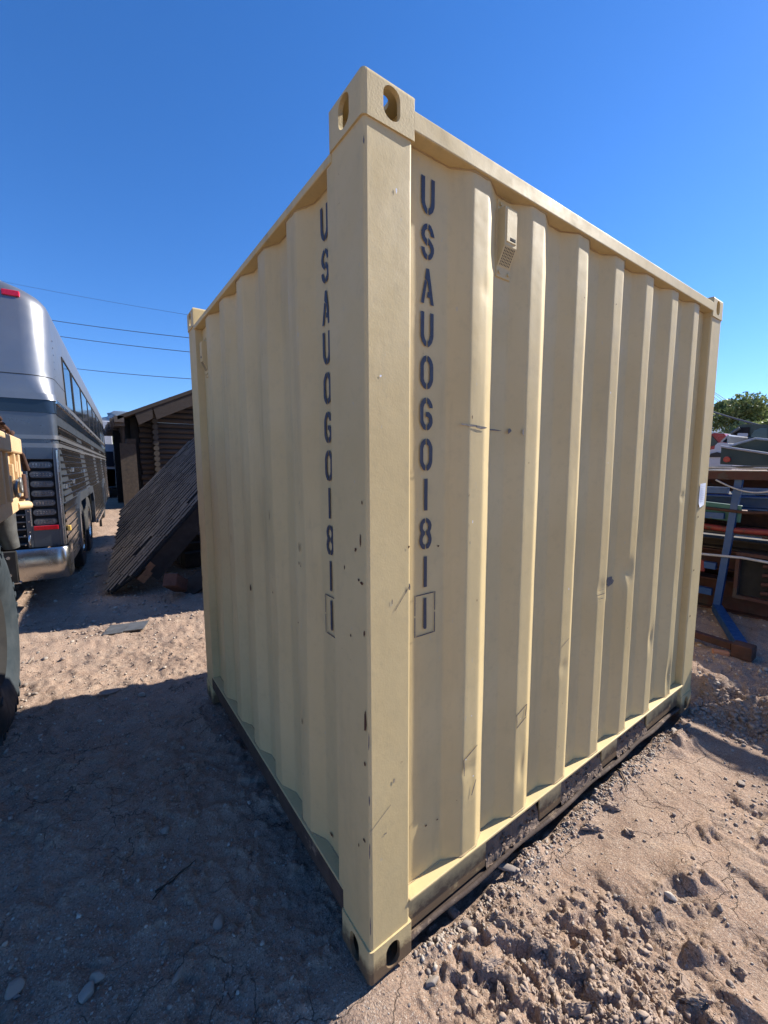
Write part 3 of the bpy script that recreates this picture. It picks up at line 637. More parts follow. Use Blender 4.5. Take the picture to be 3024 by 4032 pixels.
# windows along the right side (and left)
for side in (0, 1):
    f = (lambda d: d) if side == 0 else (lambda d: -BW-d)
    u = 1.10; k = 0
    while u < 11.2:
        wd = .95 if k == 0 else 1.42
        fr_ = MB(); gl = MB(); zt = 2.90
        q = lambda d, z: f(d-.015*(z-2.2)) 
        def slab(mb_, u0, u1, z0, z1, d0, d1):
            vs = [(q(d, z), uu, z) for d in (d0, d1) for uu, z in ((u0, z0), (u1, z0), (u1, z1), (u0, z1))]
            mb_.add(vs, [(0, 1, 2, 3), (4, 5, 6, 7), (0, 1, 5, 4), (1, 2, 6, 5), (2, 3, 7, 6), (3, 0, 4, 7)])
        slab(gl, u+.03, u+wd-.03, 2.29, zt-.02, -.01, .004)
        w0 = gl.obj('window', M_GLASS, bus)
        for (a, b, c, d) in ((u, u+.03, 2.26, zt), (u+wd-.03, u+wd, 2.26, zt), (u+.03, u+wd-.03, 2.26, 2.29), (u+.03, u+wd-.03, zt-.02, zt)): slab(fr_, a, b, c, d, -.01, .012)
        fr_.obj('window_frame', M_BLACK, w0)
        u += wd+(.02 if k else .10); k += 1
# rear furniture
for m_ in (0, 1):
    g = (lambda w_: w_) if m_ == 0 else (lambda w_: BW-w_)
    def rb(mb_, w0, w1, z0, z1, d0, d1, mi=0, bev=.0):
        a, b = sorted((g(w0), g(w1))); mb_.box((-b, -d1, z0), (-a, -d0, z1), mi, bev=bev)
    mb = MB(); rb(mb, .0, .05, .67, 1.72, -.03, .035, bev=.010); rb(mb, .27, .32, .67, 1.72, -.03, .035, bev=.006); rb(mb, .05, .27, 1.60, 1.72, -.03, .035, bev=.003); rb(mb, .05, .27, .67, .90, -.03, .035, bev=.003); rb(mb, .05, .27, .90, 1.60, -.03, .008, 1)
    rb(mb, -.0, .02, .67, 1.70, .03, .045, 2, .004); rb(mb, .272, .280, .90, 1.60, .03, .040, 2, .002)
    for k in range(7): mb.tube([L(-.034, g(.295), 1.5-.11*k), L(-.042, g(.295), 1.5-.11*k)], .007, 6, 2)
    tw = mb.obj('lamp_tower', [M_SILVERDK, M_DARK, M_ALUPOL], bus)
    for k in range(7):
        zc = 1.54-.1*k; lm = MB(); P = roundrect(.192, .062, .030, 6); P2 = roundrect(.205, .078, .038, 6)
        c = -g(.16); lm.prism(P2, (c, -.008, zc), X_, Z_, (0, -1, 0), .010, 1); lm.prism(P, (c, -.018, zc), X_, Z_, (0, -1, 0), .012, 0)
        for i in range(6):
            for j in (0, 1): lm.box((c-.065+i*.026, -.0325, zc-.012+j*.018), (c-.053+i*.026, -.0295, zc-.006+j*.018), 2)
        lm.obj('tail_lamp', [M_LENS, M_BLACK, M_ALUPOL], tw)
    mb = MB(); rb(mb, .055, .262, .852, .898, .035, .048, bev=.004); mb.obj('reflector', M_RED, tw)
    # stainless bumper section wrapping the corner
    mb = MB(); n = 8
    pts = [(.40, -.13), (.20, -.14), (.08, -.14)]+[(.055-.085*math.sin(R(a)), -.055-.085*math.cos(R(a))) for a in range(15, 91, 15)]+[(-.03, .10), (-.028, .22)]
    vs = []
    for (w_, y_) in pts:
        for z in (.335, .35, .50, .655, .672): 
            ins = .012 if z in (.335, .672) else 0; vs.append((-g(w_+ins), y_+ins, z))
    mb.add(vs, [(i*5+k, i*5+k+1, (i+1)*5+k+1, (i+1)*5+k) for i in range(len(pts)-1) for k in range(4)], 0, True)
    mb.obj('bumper', M_STEEL, bus)
    mb = MB(); rb(mb, .41, .75, .34, .66, .06, .135, bev=.006); rb(mb, .39, .76, .325, .337, .0, .14, 1)
    for z in (.42, .60): mb.tube([L(-.135, g(.47), z), L(-.148, g(.47), z)], .017, 8, 1)
    mb.obj('bumper_guard', [M_DARK, M_ALUPOL], bus)
    mb = MB(); rb(mb, .60, .66, .33, .38, .10, .14)
    lampm = MB(); a, b = sorted((g(.22), g(.36)))
    lampm.box((-b, .125, 3.26), (-a, .21, 3.315), 0, bev=.005)
    lampm.obj('marker_lamp', M_REDL, bus)
    hk = MB(); hk.tube([L(-.04, g(.30), .68), L(-.07, g(.30), .75), L(-.04, g(.30), .80)], .012, 6); hk.obj('tow_hook', M_ALUPOL, bus)
mb = MB(); mb.box((-.11, .34, 3.175), (-.035, .48, 3.23), 0, bev=.006); mb.obj('marker_lamp', M_REDL, bus)
mb = MB(); mb.box((-BW+.32, .05, .66), (-.32, .10, 1.72), 1)
for k in range(13): mb.box((-BW+.33, -.0+(.012 if k % 2 else 0), .70+k*.078), (-.33, .05, .715+k*.078), 0, bev=.002)
for k in range(10): mb.tube([(-.345, .0, .70+.1*k), (-.345, -.012, .70+.1*k)], .008, 6, 2)
mb.obj('engine_grille', [M_GREYMET, M_DARK, M_ALUPOL], bus)
# wheels and arches
for side in (0, 1):
    f = (lambda d: d) if side == 0 else (lambda d: -BW-d)
    for uc in (2.15, 3.55, 9.1):
        wr = bpy.data.objects.new('wheel', None); scn.collection.objects.link(wr); wr.parent = bus
        ty = MB(); Rr = .50; pr = [(-.02, .30), (-.03, .36), (-.02, .46), (-.045, Rr), (-.27, Rr), (-.30, .46), (-.29, .30)]; ns = 40
        vs = [(f(p[0]), uc+p[1]*math.cos(2*math.pi*k/ns), Rr+p[1]*math.sin(2*math.pi*k/ns)) for k in range(ns) for p in pr]; m_ = len(pr)
        ty.add(vs, [(k*m_+j, k*m_+j+1, ((k+1) % ns)*m_+j+1, ((k+1) % ns)*m_+j) for k in range(ns) for j in range(m_-1)], 0, True); ty.obj('tyre', M_BLACK, wr)
        ri = MB(); pr = [(-.05, .30), (-.03, .29), (-.10, .25), (-.12, .12), (-.04, .11), (-.04, .0)]; m_ = len(pr)
        vs = [(f(p[0]), uc+p[1]*math.cos(2*math.pi*k/ns), Rr+p[1]*math.sin(2*math.pi*k/ns)) for k in range(ns) for p in pr]
        ri.add(vs, [(k*m_+j, k*m_+j+1, ((k+1) % ns)*m_+j+1, ((k+1) % ns)*m_+j) for k in range(ns) for j in range(m_-1)], 0, True); ri.obj('rim', M_ALUPOL, wr)
    for (a, b) in ((1.36, 4.45), (8.5, 9.7)):
        mb = MB(); P = [(a, .42), (a, .95), (a+.25, 1.15), (b-.25, 1.15), (b, .95), (b, .42), (b-.12, .42), (b-.13, .85), (b-.32, 1.03), (a+.32, 1.03), (a+.13, .85), (a+.12, .42)]
        x = f(.028); mb.prism(P, (x, 0, 0), Y_, Z_, (-1 if side == 0 else 1, 0, 0), .05, 0); mb.obj('wheel_arch', M_SILVERDK, bus)
mb = MB(); mb.box((-BW+.35, .25, .45), (-.35, BL-.5, 1.12)); mb.obj('underbody', M_DARK, bus)
mb = MB(); mb.box((-.02, 6.2, .10), (.03, 6.23, .42)); mb.box((-.02, 5.0, .33), (.035, 8.3, .40), 1, bev=.01); mb.obj('mud_flap', [M_BLACK, M_ALUPOL], bus)
for u, z in ((.16, .80), (.30, 1.27), (1.05, 1.30), (1.05, 1.45), (2.7, 1.42)):
    mb = MB(); mb.box((.0, u, z), (.03, u+.07, z+.06), bev=.006); mb.obj('latch', M_ALUPOL if z > 1 else M_YELL, bus)

# ------------------------------------------------------------------ sand coloured truck at the left edge
trk = thing('equipment_trailer', 'sand coloured rusty equipment trailer cut off by the left edge of the photo', 'trailer', (-.91, 2.2, -.085))
mb = MB(); y0, y1 = -1.0, .44
mb.box((-1.9, y0, .95+.25), (-.04, y1-.03, 1.24), 0, bev=.008)                       # deck sill
mb.box((-.06, y0, 1.215), (.0, y1-.10, 1.325), 0, bev=.010)
mb.box((-.05, y0, 1.33), (-.004, y1, 1.66), 0, bev=.003); mb.obj('side_board', M_BUFF, trk)
mb = MB(); mb.box((-.07, y0, 1.66), (.030, y1, 1.785), 0, bev=.012); mb.box((-1.9, y1-.08, 1.66), (-.075, y1, 1.785), 0, bev=.01); mb.obj('top_rail', M_BUFF, trk)
mb = MB(); mb.box((-1.9, y1-.03, 1.24), (-.03, y1-.005, 1.655), 0); mb.obj('tailboard', M_BUFF, trk)
mb = MB()
mb.box((-.012, y0, 1.30), (-.002, y1-.02, 1.66), 0)
for y_, h0, h1, wd in ((y1-.10, 1.325, 1.655, .05), (y1-.22, 1.40, 1.60, .025), (y1-.30, 1.52, 1.655, .03), (y1-.42, 1.34, 1.58, .035), (y1-.55, 1.34, 1.50, .05), (y1-.62, 1.33, 1.655, .05), (y1-.8, 1.33, 1.655, .05), (y1-.03, 1.27, 1.52, .04)):
    mb.box((-.012, y_-wd/2, h0), (.022, y_+wd/2, h1), 0, bev=.004)
mb.obj('side_ribs', M_BUFF, trk); mb = MB(); mb.box((-.02, y1-.06, 1.30), (.035, y1+.03, 1.50), 0, bev=.008); mb.obj('corner_bracket', M_RUST, trk)
mb = MB(); cy, cz = y1-.42, 1.42; mb.tube([(.03, cy+.09*math.cos(a), cz+.05*math.sin(a)-.02*a/4) for a in np.linspace(.3, 5.6, 18)], .010, 6); mb.tube([(.03, y1-.26+.03*math.cos(a), 1.42+.055*math.sin(a)) for a in np.linspace(0, 6.28, 16)], .009, 6)
mb.obj('tie_down_loop', M_GREYMET, trk)
mb = MB()
for k, (a, b, c) in enumerate(((.0, y1-.62, 1.88), (.0, y1-.54, 1.87), (.01, y1-.45, 1.85), (.012, y1-.36, 1.83), (.01, y1-.26, 1.81), (.01, y1-.16, 1.80))):
    cx = Vector((a-.02, b, c)); e = Euler((.5 if k % 2 else -.3, .4*k, .9 if k % 2 else -.2)); Mx = e.to_matrix()
    mb.tube([cx+Mx @ Vector((.026*math.cos(t), .048*math.sin(t), 0)) for t in np.linspace(0, 6.28, 13)], .012, 6)
mb.box((-.06, y1-.9, 1.785), (.0, y1-.55, 1.90), 0, bev=.02); mb.obj('chain', M_RUST, trk)
mb = MB(); mb.tube([(.0, y1-.0, 1.70), (.02, y1+.06, 1.66), (.03, y1+.14, 1.53)], [.018, .016, .020], 8); mb.obj('pin', M_RUST, trk)
mb = MB(); mb.tube([(-.02, y1-.14, 1.255), (.035, y1-.06, 1.25)], .035, 10); mb.obj('bracket', M_BUFF, trk)
mb = MB(); mb.tube([(-.07, y1-.20, 1.20), (-.065, y1-.18, 1.05), (-.05, y1-.15, .93)], [.060, .052, .040], 14); mb.obj('support_leg', M_GREYMET, trk)
mb = MB(); mb.box((-1.7, -1.1, .95), (-.25, .5, 1.19), 0); mb.tube([(-1.9, .15, .52), (-.15, .15, .52)], .06, 10); mb.obj('chassis', M_DARK, trk)
for ch in trk.children:
    ch.scale.z = .78; ch.location.z = 1.785*.22
# its tyre: big, lugged, dusty
whl = bpy.data.objects.new('wheel', None); scn.collection.objects.link(whl); whl.parent = trk; whl.location = (-.105, .17, .60)
Rr = .575; ns = 72; pr = [(-.05, .27), (-.015, .30), (.0, .36), (.012, .43), (.0, .50), (-.03, .545), (-.06, Rr), (-.19, Rr+.005), (-.32, Rr), (-.36, .52), (-.37, .40), (-.33, .27)]; m_ = len(pr)
mb = MB(); vs = [(p[0], p[1]*math.cos(2*math.pi*k/ns), p[1]*math.sin(2*math.pi*k/ns)) for k in range(ns) for p in pr]
mb.add(vs, [(k*m_+j, k*m_+j+1, ((k+1) % ns)*m_+j+1, ((k+1) % ns)*m_+j) for k in range(ns) for j in range(m_-1)], 0, True)
for k in range(36):
    a = 2*math.pi*k/36; Mx = Matrix.Rotation(a, 4, 'X'); mb.box((-.09, Rr-.045, -.018), (-.020, Rr+.014, .018), 0, Mx, bev=.004)
    if k % 9 < 4: mb.box((-.004, .425, -.016), (.0155, .47, .012), 0, Mx, bev=.003)
mb.add([(.010, .40*math.cos(2*math.pi*k/ns), .40*math.sin(2*math.pi*k/ns)) for k in range(0)], [])
mb.obj('tyre', M_RUBBER, whl)
mb = MB(); pr = [(-.06, .275), (-.03, .265), (-.10, .22), (-.13, .12), (-.05, .10), (-.05, 0)]; m_ = len(pr)
mb.add([(p[0], p[1]*math.cos(2*math.pi*k/ns), p[1]*math.sin(2*math.pi*k/ns)) for k in range(ns) for p in pr], [(k*m_+j, k*m_+j+1, ((k+1) % ns)*m_+j+1, ((k+1) % ns)*m_+j) for k in range(ns) for j in range(m_-1)], 0, True); mb.obj('rim', M_DARK, whl)

w2_ = copy_thing(whl, trk); w2_.location.x = -1.52

# ------------------------------------------------------------------ log cabin
CY = 17.2
def cp(px, py, y=CY): q = on(px, py, (0, 1, 0), y); return q.x, q.z
cab = thing('log_cabin', 'weathered log cabin with a worn overhanging roof behind the leaning roof section', 'cabin', (3.5, CY, 0))
def cl(x, y, z): return (x-3.5, y-CY, z)
xc, _ = cp(612, 1800); x_end = 7.6
mb = MB(); z = .12; k = 0
exx, ezz = cp(452, 1648); rxx, rzz = cp(757, 1540); slp = (rzz-ezz)/(rxx-exx); pxx = 4.9
while z < 5.2:
    r_ = .105+random.uniform(-.012, .012); xs_ = max(xc-.48+random.uniform(-.04, .03), exx+(z+.02-ezz)/slp); xe_ = min(x_end, 2*pxx-xs_)
    if xe_-xs_ > .3: mb.tube([cl(xs_, CY, z), cl((xs_+xe_)/2, CY+random.uniform(-.02, .02), z), cl(xe_, CY, z)], r_, 10)
    z += .196
mb.obj('front_wall', M_LOG, cab)
mb = MB(); z = .22
while z < 3.7: mb.tube([cl(xc, CY-.42+random.uniform(-.03, .03), z), cl(xc, CY+5.5, z)], .100+random.uniform(-.01, .01), 10, 0, False); z += .196
se = mb.obj('side_wall', M_LOG, cab)
mb = MB(); z = .22
random.seed(21)
while z < 3.7: mb.tube([cl(xc, CY-.45, z), cl(xc, CY-.40, z)], .098, 12); z += .196
mb.obj('log_ends', M_LOGEND, cab)
# porch: back wall, posts, dark inside painted as near-black slabs
xl, _ = cp(455, 1800)
mb = MB(); mb.box(cl(xl+.1, CY+2.4, 0), cl(xc-.1, CY+2.5, 3.3)); mb.obj('porch_wall', M_DARK, cab); mb = MB(); mb.box(cl(xc-1.0, CY+.2, 0), cl(xc-.50, CY+.28, 3.2)); mb.obj('shade_panel', M_DARK, cab)  # near-black panels carry the shade inside the porch
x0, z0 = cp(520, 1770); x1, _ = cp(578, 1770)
mb = MB(); mb.box(cl(x0, CY+.05, 0), cl(x1+.05, CY+.12, 3.3)); mb.obj('doorway', M_DARK, cab)  # open doorway: its inner shade is this near-black slab
mb = MB(); mb.box(cl(xl+.35, CY-.4, 2.35), cl(x0+.1, CY+2.4, 2.5)); mb.box(cl(xl+.2, CY+.3, 2.75), cl(x1, CY+.42, 2.9)); mb.obj('porch_beam', M_WOODDK, cab)
x2, z2 = cp(467, 1745); x3, _ = cp(530, 1745)
OSB = MB(); OSB.box((0, 0, 0), (x3-x2, .02, z2), 0); ob = OSB.obj('board_sheet', M_OSB); ob.location = (x2, CY-.5, H1(x2, CY)); ob.rotation_euler = (R(-3), 0, 0)
tag(ob, 'tall sheet of strand board leaning by the dark doorway of the log cabin', 'board')
# roof, two slopes; left edge ragged
ex, ez = cp(452, 1648); rx, rz = cp(757, 1540); slope = (rz-ez)/(rx-ex); px_ = 4.9; pz_ = ez+slope*(px_-ex)
mb = MB(); n = 26
def roofline(x): return pz_-slope*abs(x-px_)
for (xa, xb) in ((ex, px_), (px_, 2*px_-ex)):
    vs = []
    for j in range(n+1):
        y = CY-1.0+7.2*j/n; jit = .10*random.random() if xa == ex else 0
        vs += [cl(xa+jit, y, roofline(xa+jit)), cl(xb, y, roofline(xb)), cl(xa+jit, y, roofline(xa+jit)-.13), cl(xb, y, roofline(xb)-.13)]
    fs = []
    for j in range(n): a = 4*j; b = a+4; fs += [(a, a+1, b+1, b), (a+2, b+2, b+3, a+3), (a, b, b+2, a+2), (a+1, a+3, b+3, b+1)]
    fs += [(0, 2, 3, 1), (4*n, 4*n+1, 4*n+3, 4*n+2)]; mb.add(vs, fs)
for j in range(34):       # ragged edge of mossy shakes
    y = CY-1.0+7.2*j/34; x = ex-.03-random.random()*.13; mb.box(cl(x, y, roofline(ex)-.18-random.random()*.14), cl(x+.28, y+.19, roofline(ex)-.02+random.random()*.04), 1)
rf = mb.obj('roof', [M_WOODDK, M_SHING], cab)
mb = MB()
for (xa, xb, d) in ((ex+.55, xc-.12, .38), (xc-.10, px_, .42)):
    vs = [cl(xa, CY-.95, roofline(xa)-.14), cl(xb, CY-.95, roofline(xb)-.14), cl(xb, CY-.95, roofline(xb)-.14-d), cl(xa+.10, CY-.95, roofline(xa)-.14-d)]
    vs += [(a, b+.12, c) for a, b, c in vs]; mb.add(vs, [(0, 1, 2, 3), (7, 6, 5, 4), (0, 4, 5, 1), (1, 5, 6, 2), (2, 6, 7, 3), (3, 7, 4, 0)])
mb.obj('fascia_beam', M_WOODDK, rf)
for x in (xl+.25,):
    MB().tube([cl(x, CY-.3, 0), cl(x, CY-.3, roofline(x)-.1)], .07, 10).obj('porch_post', M_LOG, cab)

# ------------------------------------------------------------------ unseen container added behind, its form assumed, to shade the roof section
sc2 = thing('unseen_container', 'unseen tan container added behind the small tan container to shade the roof section', 'container', (2.25, 3.50, 0))
mb = MB(); n = 170; P = []
for i in range(n+1):
    t = 6.0*i/n; P.append((.04 if (t*3.6) % 1 < .5 else .075, .03+t))
vs = [(p[0], p[1], z) for p in P for z in (.12, 2.48)]; mb.add(vs, [(2*i, 2*i+1, 2*i+3, 2*i+2) for i in range(n)])
vs = [(2.40-p[0], p[1], z) for p in P for z in (.12, 2.48)]; mb.add(vs, [(2*i, 2*i+1, 2*i+3, 2*i+2) for i in range(n)])
mb.box((.06, .04, .10), (2.34, .08, 2.5)); mb.box((.06, 5.98, .10), (2.34, 6.02, 2.5)); mb.obj('walls', M_TAN, sc2)
MB().box((.03, .03, 2.50), (2.37, 6.03, 2.53)).obj('roof', M_TAN, sc2)
for x in (0, 2.28):
    for y in (0, 5.94): MB().box((x, y, 0), (x+.12, y+.12, 2.59), bev=.01).obj('corner_post', M_POST, sc2)
    MB().box((x+.01, .125, .03), (x+.11, 5.935, .13), bev=.005).obj('bottom_rail', M_RAIL, sc2); MB().box((x+.01, .125, 2.49), (x+.11, 5.935, 2.58), bev=.005).obj('top_rail', M_RAIL, sc2)

# ------------------------------------------------------------------ leaning roof section
A = at(425, 2338, 4.95); B = at(480, 2037, 6.6); D0 = at(777, 1980, 5.5)
n_ = (B-A).cross(D0-A).normalized()
if n_.dot(CAM-A) < 0: n_ = -n_
c_ = A.dot(n_)
Pq = lambda x, y: on(x, y, n_, c_)
E0 = Pq(528, 2262); C1 = Pq(765, 1720)
e1 = (D0-E0).normalized(); e2 = n_.cross(e1).normalized()
if e2.dot(B-A) < 0: e2 = -e2
e2s = (B-A)
lean = thing('roof_section', 'torn off section of shingled roof leaning steeply between the coach and the container', 'roof section', (A.x, A.y, 0))
def ll(v): return v-Vector((A.x, A.y, 0))
M_SHAKE = rockmat('weathered brown shakes', [(.12, .092, .074), (.16, .125, .10), (.135, .103, .082), (.18, .14, .112), (.125, .097, .078)], (.26, .20, .15))  # last colour paints patches of reflected sun onto the shakes
# courses run along e1, stepping across e2; outline clipped by the sighted corners
def uv(p): d = p-A; return d.dot(e1), d.dot(e2)
uB = uv(B); uE = uv(E0); uC = uv(C1); wid = max(uv(B)[1], uC[1]); wmin = uv(E0)[1]; top_ = 4.2
mb = MB(); cw = .085; v = wmin; random.seed(5)
nrow = 0
while v < wid:
    # left limit interpolates along A-B below, ragged
    ust = (uE[0]+(0-uE[0])*min(1, max(0, (v-wmin)/(0-wmin+1e-6)))) if v < 0 else uB[0]*v/max(.01, uB[1])
    u = ust-random.uniform(0, .06); first = True
    while u < top_:
        ln = random.uniform(.16, .34)
        if not (random.random() < .015 and not first):
            h0 = random.uniform(.0, .006); h1 = random.uniform(.008, .018); g_ = .004
            p = [A+e1*(u+g_)+e2*(v+.020)+n_*h1, A+e1*(u+ln-g_)+e2*(v+.020)+n_*h1, A+e1*(u+ln-g_)+e2*(v+cw+.03)+n_*(h0), A+e1*(u+g_)+e2*(v+cw+.03)+n_*(h0)]
            q = [x-n_*.035 for x in p]; q = [ll(x) for x in p+q]
            mb.add(q, [(0, 1, 2, 3), (7, 6, 5, 4), (1, 5, 6, 2), (2, 6, 7, 3), (3, 7, 4, 0)]); mb.add([q[0], q[4], q[5], q[1]], [(0, 1, 2, 3)], 1)
        u += ln; first = False
    v += cw; nrow += 1
M_BUTT = pm('weathered dark shake ends', (.026, .020, .017), (.045, .035, .029), 20, .95)  # butt faces coloured dark: shade lines between courses, painted in
mb.obj('shingles', [M_SHAKE, M_BUTT], lean, fix=False)
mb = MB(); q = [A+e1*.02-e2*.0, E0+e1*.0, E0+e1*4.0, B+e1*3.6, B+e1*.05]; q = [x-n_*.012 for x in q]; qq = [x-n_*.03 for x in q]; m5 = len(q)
mb.add([ll(x) for x in q+qq], [list(range(m5)), [m5+i for i in range(m5)][::-1]]+[(i, (i+1) % m5, m5+(i+1) % m5, m5+i) for i in range(m5)]); mb.obj('deck', M_DARK, lean)  # deck near black so the gaps read as shade lines
mb = MB()
def beam(p0, p1, wv, hv, mi=0):
    vs = [p0, p1, p1+wv, p0+wv]; vs = vs+[x+hv for x in vs]; mb.add([ll(x) for x in vs], [(0, 1, 2, 3), (7, 6, 5, 4), (0, 4, 5, 1), (1, 5, 6, 2), (2, 6, 7, 3), (3, 7, 4, 0)], mi)
vw = e2.normalized()
for s in (.02, .7, 1.4):
    b0 = E0-n_*.045+vw*s; st = .10+.15*s; beam(b0+e1*st, b0+e1*4.0, vw*.05, -n_*.24)
mb.obj('rafter', M_WOODDK, lean)
mb = MB(); b0 = E0-n_*.045
beam(b0-e1*.02-n_*.02+vw*.005, b0+e1*.13-n_*.02, vw*.09, -n_*.10); beam(b0+e1*.13-n_*.0, b0+e1*.22, vw*.04, -n_*.08)
mb.obj('broken_rafter_end', M_WOODOR, lean)
# red-brown timber blocks lying under it
def block(px, py, d, sz, rot, name, mat, label, cat):
    p = at(px, py, d); mb = MB(); mb.box((-sz[0]/2, -sz[1]/2, 0), (sz[0]/2, sz[1]/2, sz[2]), bev=.01)
    # split grain edges
    o = mb.obj(name, mat); o.location = (p.x, p.y, H1(p.x, p.y)+p.z*0+.0); o.rotation_euler = rot; tag(o, label, cat); return o
gb = on(690, 2345, (0, 0, 1), 0.0)
M_BLOCKW = pm('red brown timber', (.13, .055, .035), (.08, .037, .025), 14, .85, bs=.5)
bl = block(690, 2330, 4.9, (.36, .15, .15), (0, R(28), R(60)), 'timber_block', M_BLOCKW, 'red brown cut timber block lying in the shade under the leaning roof section', 'timber')
bl.location = (gb.x, gb.y, H1(gb.x, gb.y)+.12)
gb = on(655, 2362, (0, 0, 1), 0.0)
mb = MB(); mb.box((-.9, -.16, 0), (.9, .16, .04), bev=.004); pk = mb.obj('fallen_plank', M_WOODDK); pk.location = (gb.x+.75, gb.y+.25, H1(gb.x, gb.y)+.30); pk.rotation_euler = (R(25), R(-32), R(-10)); tag(pk, 'dark plank propped under the leaning roof section behind the timber block', 'plank')
# dark boxes stand in for shadow and something black behind the section
tb = MB()
for k in range(5): tb.box((0, k*.24, 0), (3.2, k*.24+.20, .22+.1*(k % 3)), bev=.01)
t_ = tb.obj('dark_stack', M_WOODDK); g0 = on(720, 2300, (0, 0, 1), 0); t_.location = (g0.x+.2, g0.y+.9, 0); t_.rotation_euler = (0, 0, R(4)); tag(t_, 'low dark boxes put in for shadow and something black behind the leaning roof section', 'timber')
# flat grey sheets on the ground
g0 = on(500, 2462, (0, 0, 1), 0); mb = MB(); random.seed(3)
for k in range(2): mb.box((k*.17, -.10+k*.02, 0), (k*.17+.165, .12, .008+.003*k), 0, bev=.001)
fs = mb.obj('flat_tile', M_GREYMET); fs.location = (g0.x-.17, g0.y, H1(g0.x, g0.y)+.012); fs.rotation_euler = (R(2), R(-2), R(-20)); tag(fs, 'flat broken dark tile lying in the sunlit dirt left of the container', 'tile')

# ------------------------------------------------------------------ white box truck in the gap
p0 = at(432, 1985, 19.5)
wt = thing('box_truck', 'grey and white box truck seen in the gap between coach and cabin', 'truck', (p0.x, p0.y, 0))
mb = MB(); mb.box((-1.9, .2, .5), (.38, 1.8, 1.45), bev=.06); mb.obj('hood', M_SILVERDK, wt)
mb = MB(); P = [(.2, 1.4), (.25, 2.0), (.5, 2.55), (2.2, 2.6), (2.2, .55), (.2, .55)]
mb.prism(P, (-1.9, 0, 0), Y_, Z_, X_, 2.28); mb.obj('cab', M_WHITE, wt)
mb = MB(); mb.box((-1.8, .13, 1.5), (.30, .19, 2.2)); mb.obj('windscreen', M_GLASS, wt)
mb = MB(); mb.box((-2.0, 2.3, .8), (.42, 8.3, 3.8), bev=.04); mb.obj('cargo_box', M_WHITE, wt)
mb = MB(); mb.box((.30, .0, 1.75), (.62, .10, 2.28), 1, bev=.04); mb.box((.36, -.01, 1.82), (.58, .0, 2.2), 0, bev=.02); mb.tube([(.3, .2, 1.6), (.45, .08, 1.7)], .03, 6, 1); mb.obj('mirror', [M_YELL, M_GREYMET], wt)
for yy in (.9, 6.8):
    mb = MB(); mb.tube([(.05, yy, .48), (.36, yy, .48)], .48, 24); mb.obj('wheel', M_BLACK, wt)

# ------------------------------------------------------------------ right side: rack, pile, vehicles
ZY = .165
rack = thing('steel_rack', 'leaning blue steel rack with a rusty top beam beside the right end of the container', 'rack', (4.1, .35, 0))
def rl(v): return Vector(v)-Vector((4.1, .35, 0))
def bar(mb, a, b, w_, h_, mi=0):
    a = Vector(a); b = Vector(b); d = (b-a).normalized(); s = d.cross(Vector((0, 0, 1)))
    if s.length < .2: s = Vector((0, 1, 0))-d*d.y
    s = s.normalized(); t = s.cross(d).normalized(); vs = []
    for p in (a, b): vs += [p+s*w_/2+t*h_/2, p-s*w_/2+t*h_/2, p-s*w_/2-t*h_/2, p+s*w_/2-t*h_/2]
    mb.add([rl(v) for v in vs], [(0, 1, 2, 3), (7, 6, 5, 4), (0, 4, 5, 1), (1, 5, 6, 2), (2, 6, 7, 3), (3, 7, 4, 0)], mi)
Bp = on(2822, 2392, (0, 0, 1), ZY+.03); Tp = at(2914, 1885, 4.15*.97)
XR = Bp.x
Tp = on(2912, 1885, (1, 0, 0), XR+.02)
mb = MB(); bar(mb, Bp, Tp, .052, .052); mb.obj('post', M_BLUE, rack)
q1 = Bp+Vector((0, 1.9, 0)); q2 = Tp+Vector((0, 1.9, 0)); mb = MB(); bar(mb, q1, q2, .085, .085); mb.obj('post', M_BLUE, rack)
q1 = Bp+Vector((.1, -1.6, 0)); q2 = Tp+Vector((.1, -1.6, 0)); mb = MB(); bar(mb, q1, q2, .085, .085); mb.obj('post', M_BLUE, rack)
zt = Tp.z+.03; mb = MB(); bar(mb, (XR, 2.4, zt+.0), (XR, -1.4, zt), .07, .075, 0); bar(mb, (XR-.0, 2.4, zt+.041), (XR, -1.4, zt+.041), .075, .006, 1); mb.obj('top_beam', [M_RUSTRED, M_PALEWIRE], rack)
for k, (py, h_) in enumerate(((1932, .055), (2034, .055), (2233, .060), (2335, .060))):
    px = 2905-(py-1880)*.165; c = on(px, py, (1, 0, 0), XR); mb = MB(); bar(mb, (XR, 2.3, c.z), (XR, c.y+.05, c.z), .055, h_)
    if k == 0: bar(mb, (XR, c.y-.05, c.z), (XR+.05, -1.4, c.z), .055, h_); 
    mb.obj('shelf_rail', M_BLUE, rack)
ft = on(2928, 2560, (0, 0, 1), ZY+.04); mb = MB(); bar(mb, Bp+Vector((0, 0, -.0)), ft, .07, .07); mb.obj('foot_arm', M_BLUE, rack)
mb = MB(); c = rl(ft); mb.box((c.x-.055, c.y-.06, c.z-.055), (c.x+.055, c.y+.06, c.z+.045), bev=.008); mb.obj('foot_end', M_RUST, rack)
mb = MB(); bar(mb, (ft.x+.02, ft.y+.07, ft.z), (ft.x+.15, ft.y+.9, ft.z-.0), .05, .05); mb.obj('ground_bar', M_RUSTRED, rack)
g0 = on(2838, 2568, (0, 0, 1), ZY); mb = MB(); mb.box((-.05, -.022, 0), (.05, .022, .035), bev=.008); bk = mb.obj('brick_piece', M_BRICK); bk.location = (g0.x, g0.y, H1(g0.x, g0.y)-.003); bk.rotation_euler = (0, 0, R(-65)); tag(bk, 'small orange brick fragment on the gravel beside the rack foot', 'brick')
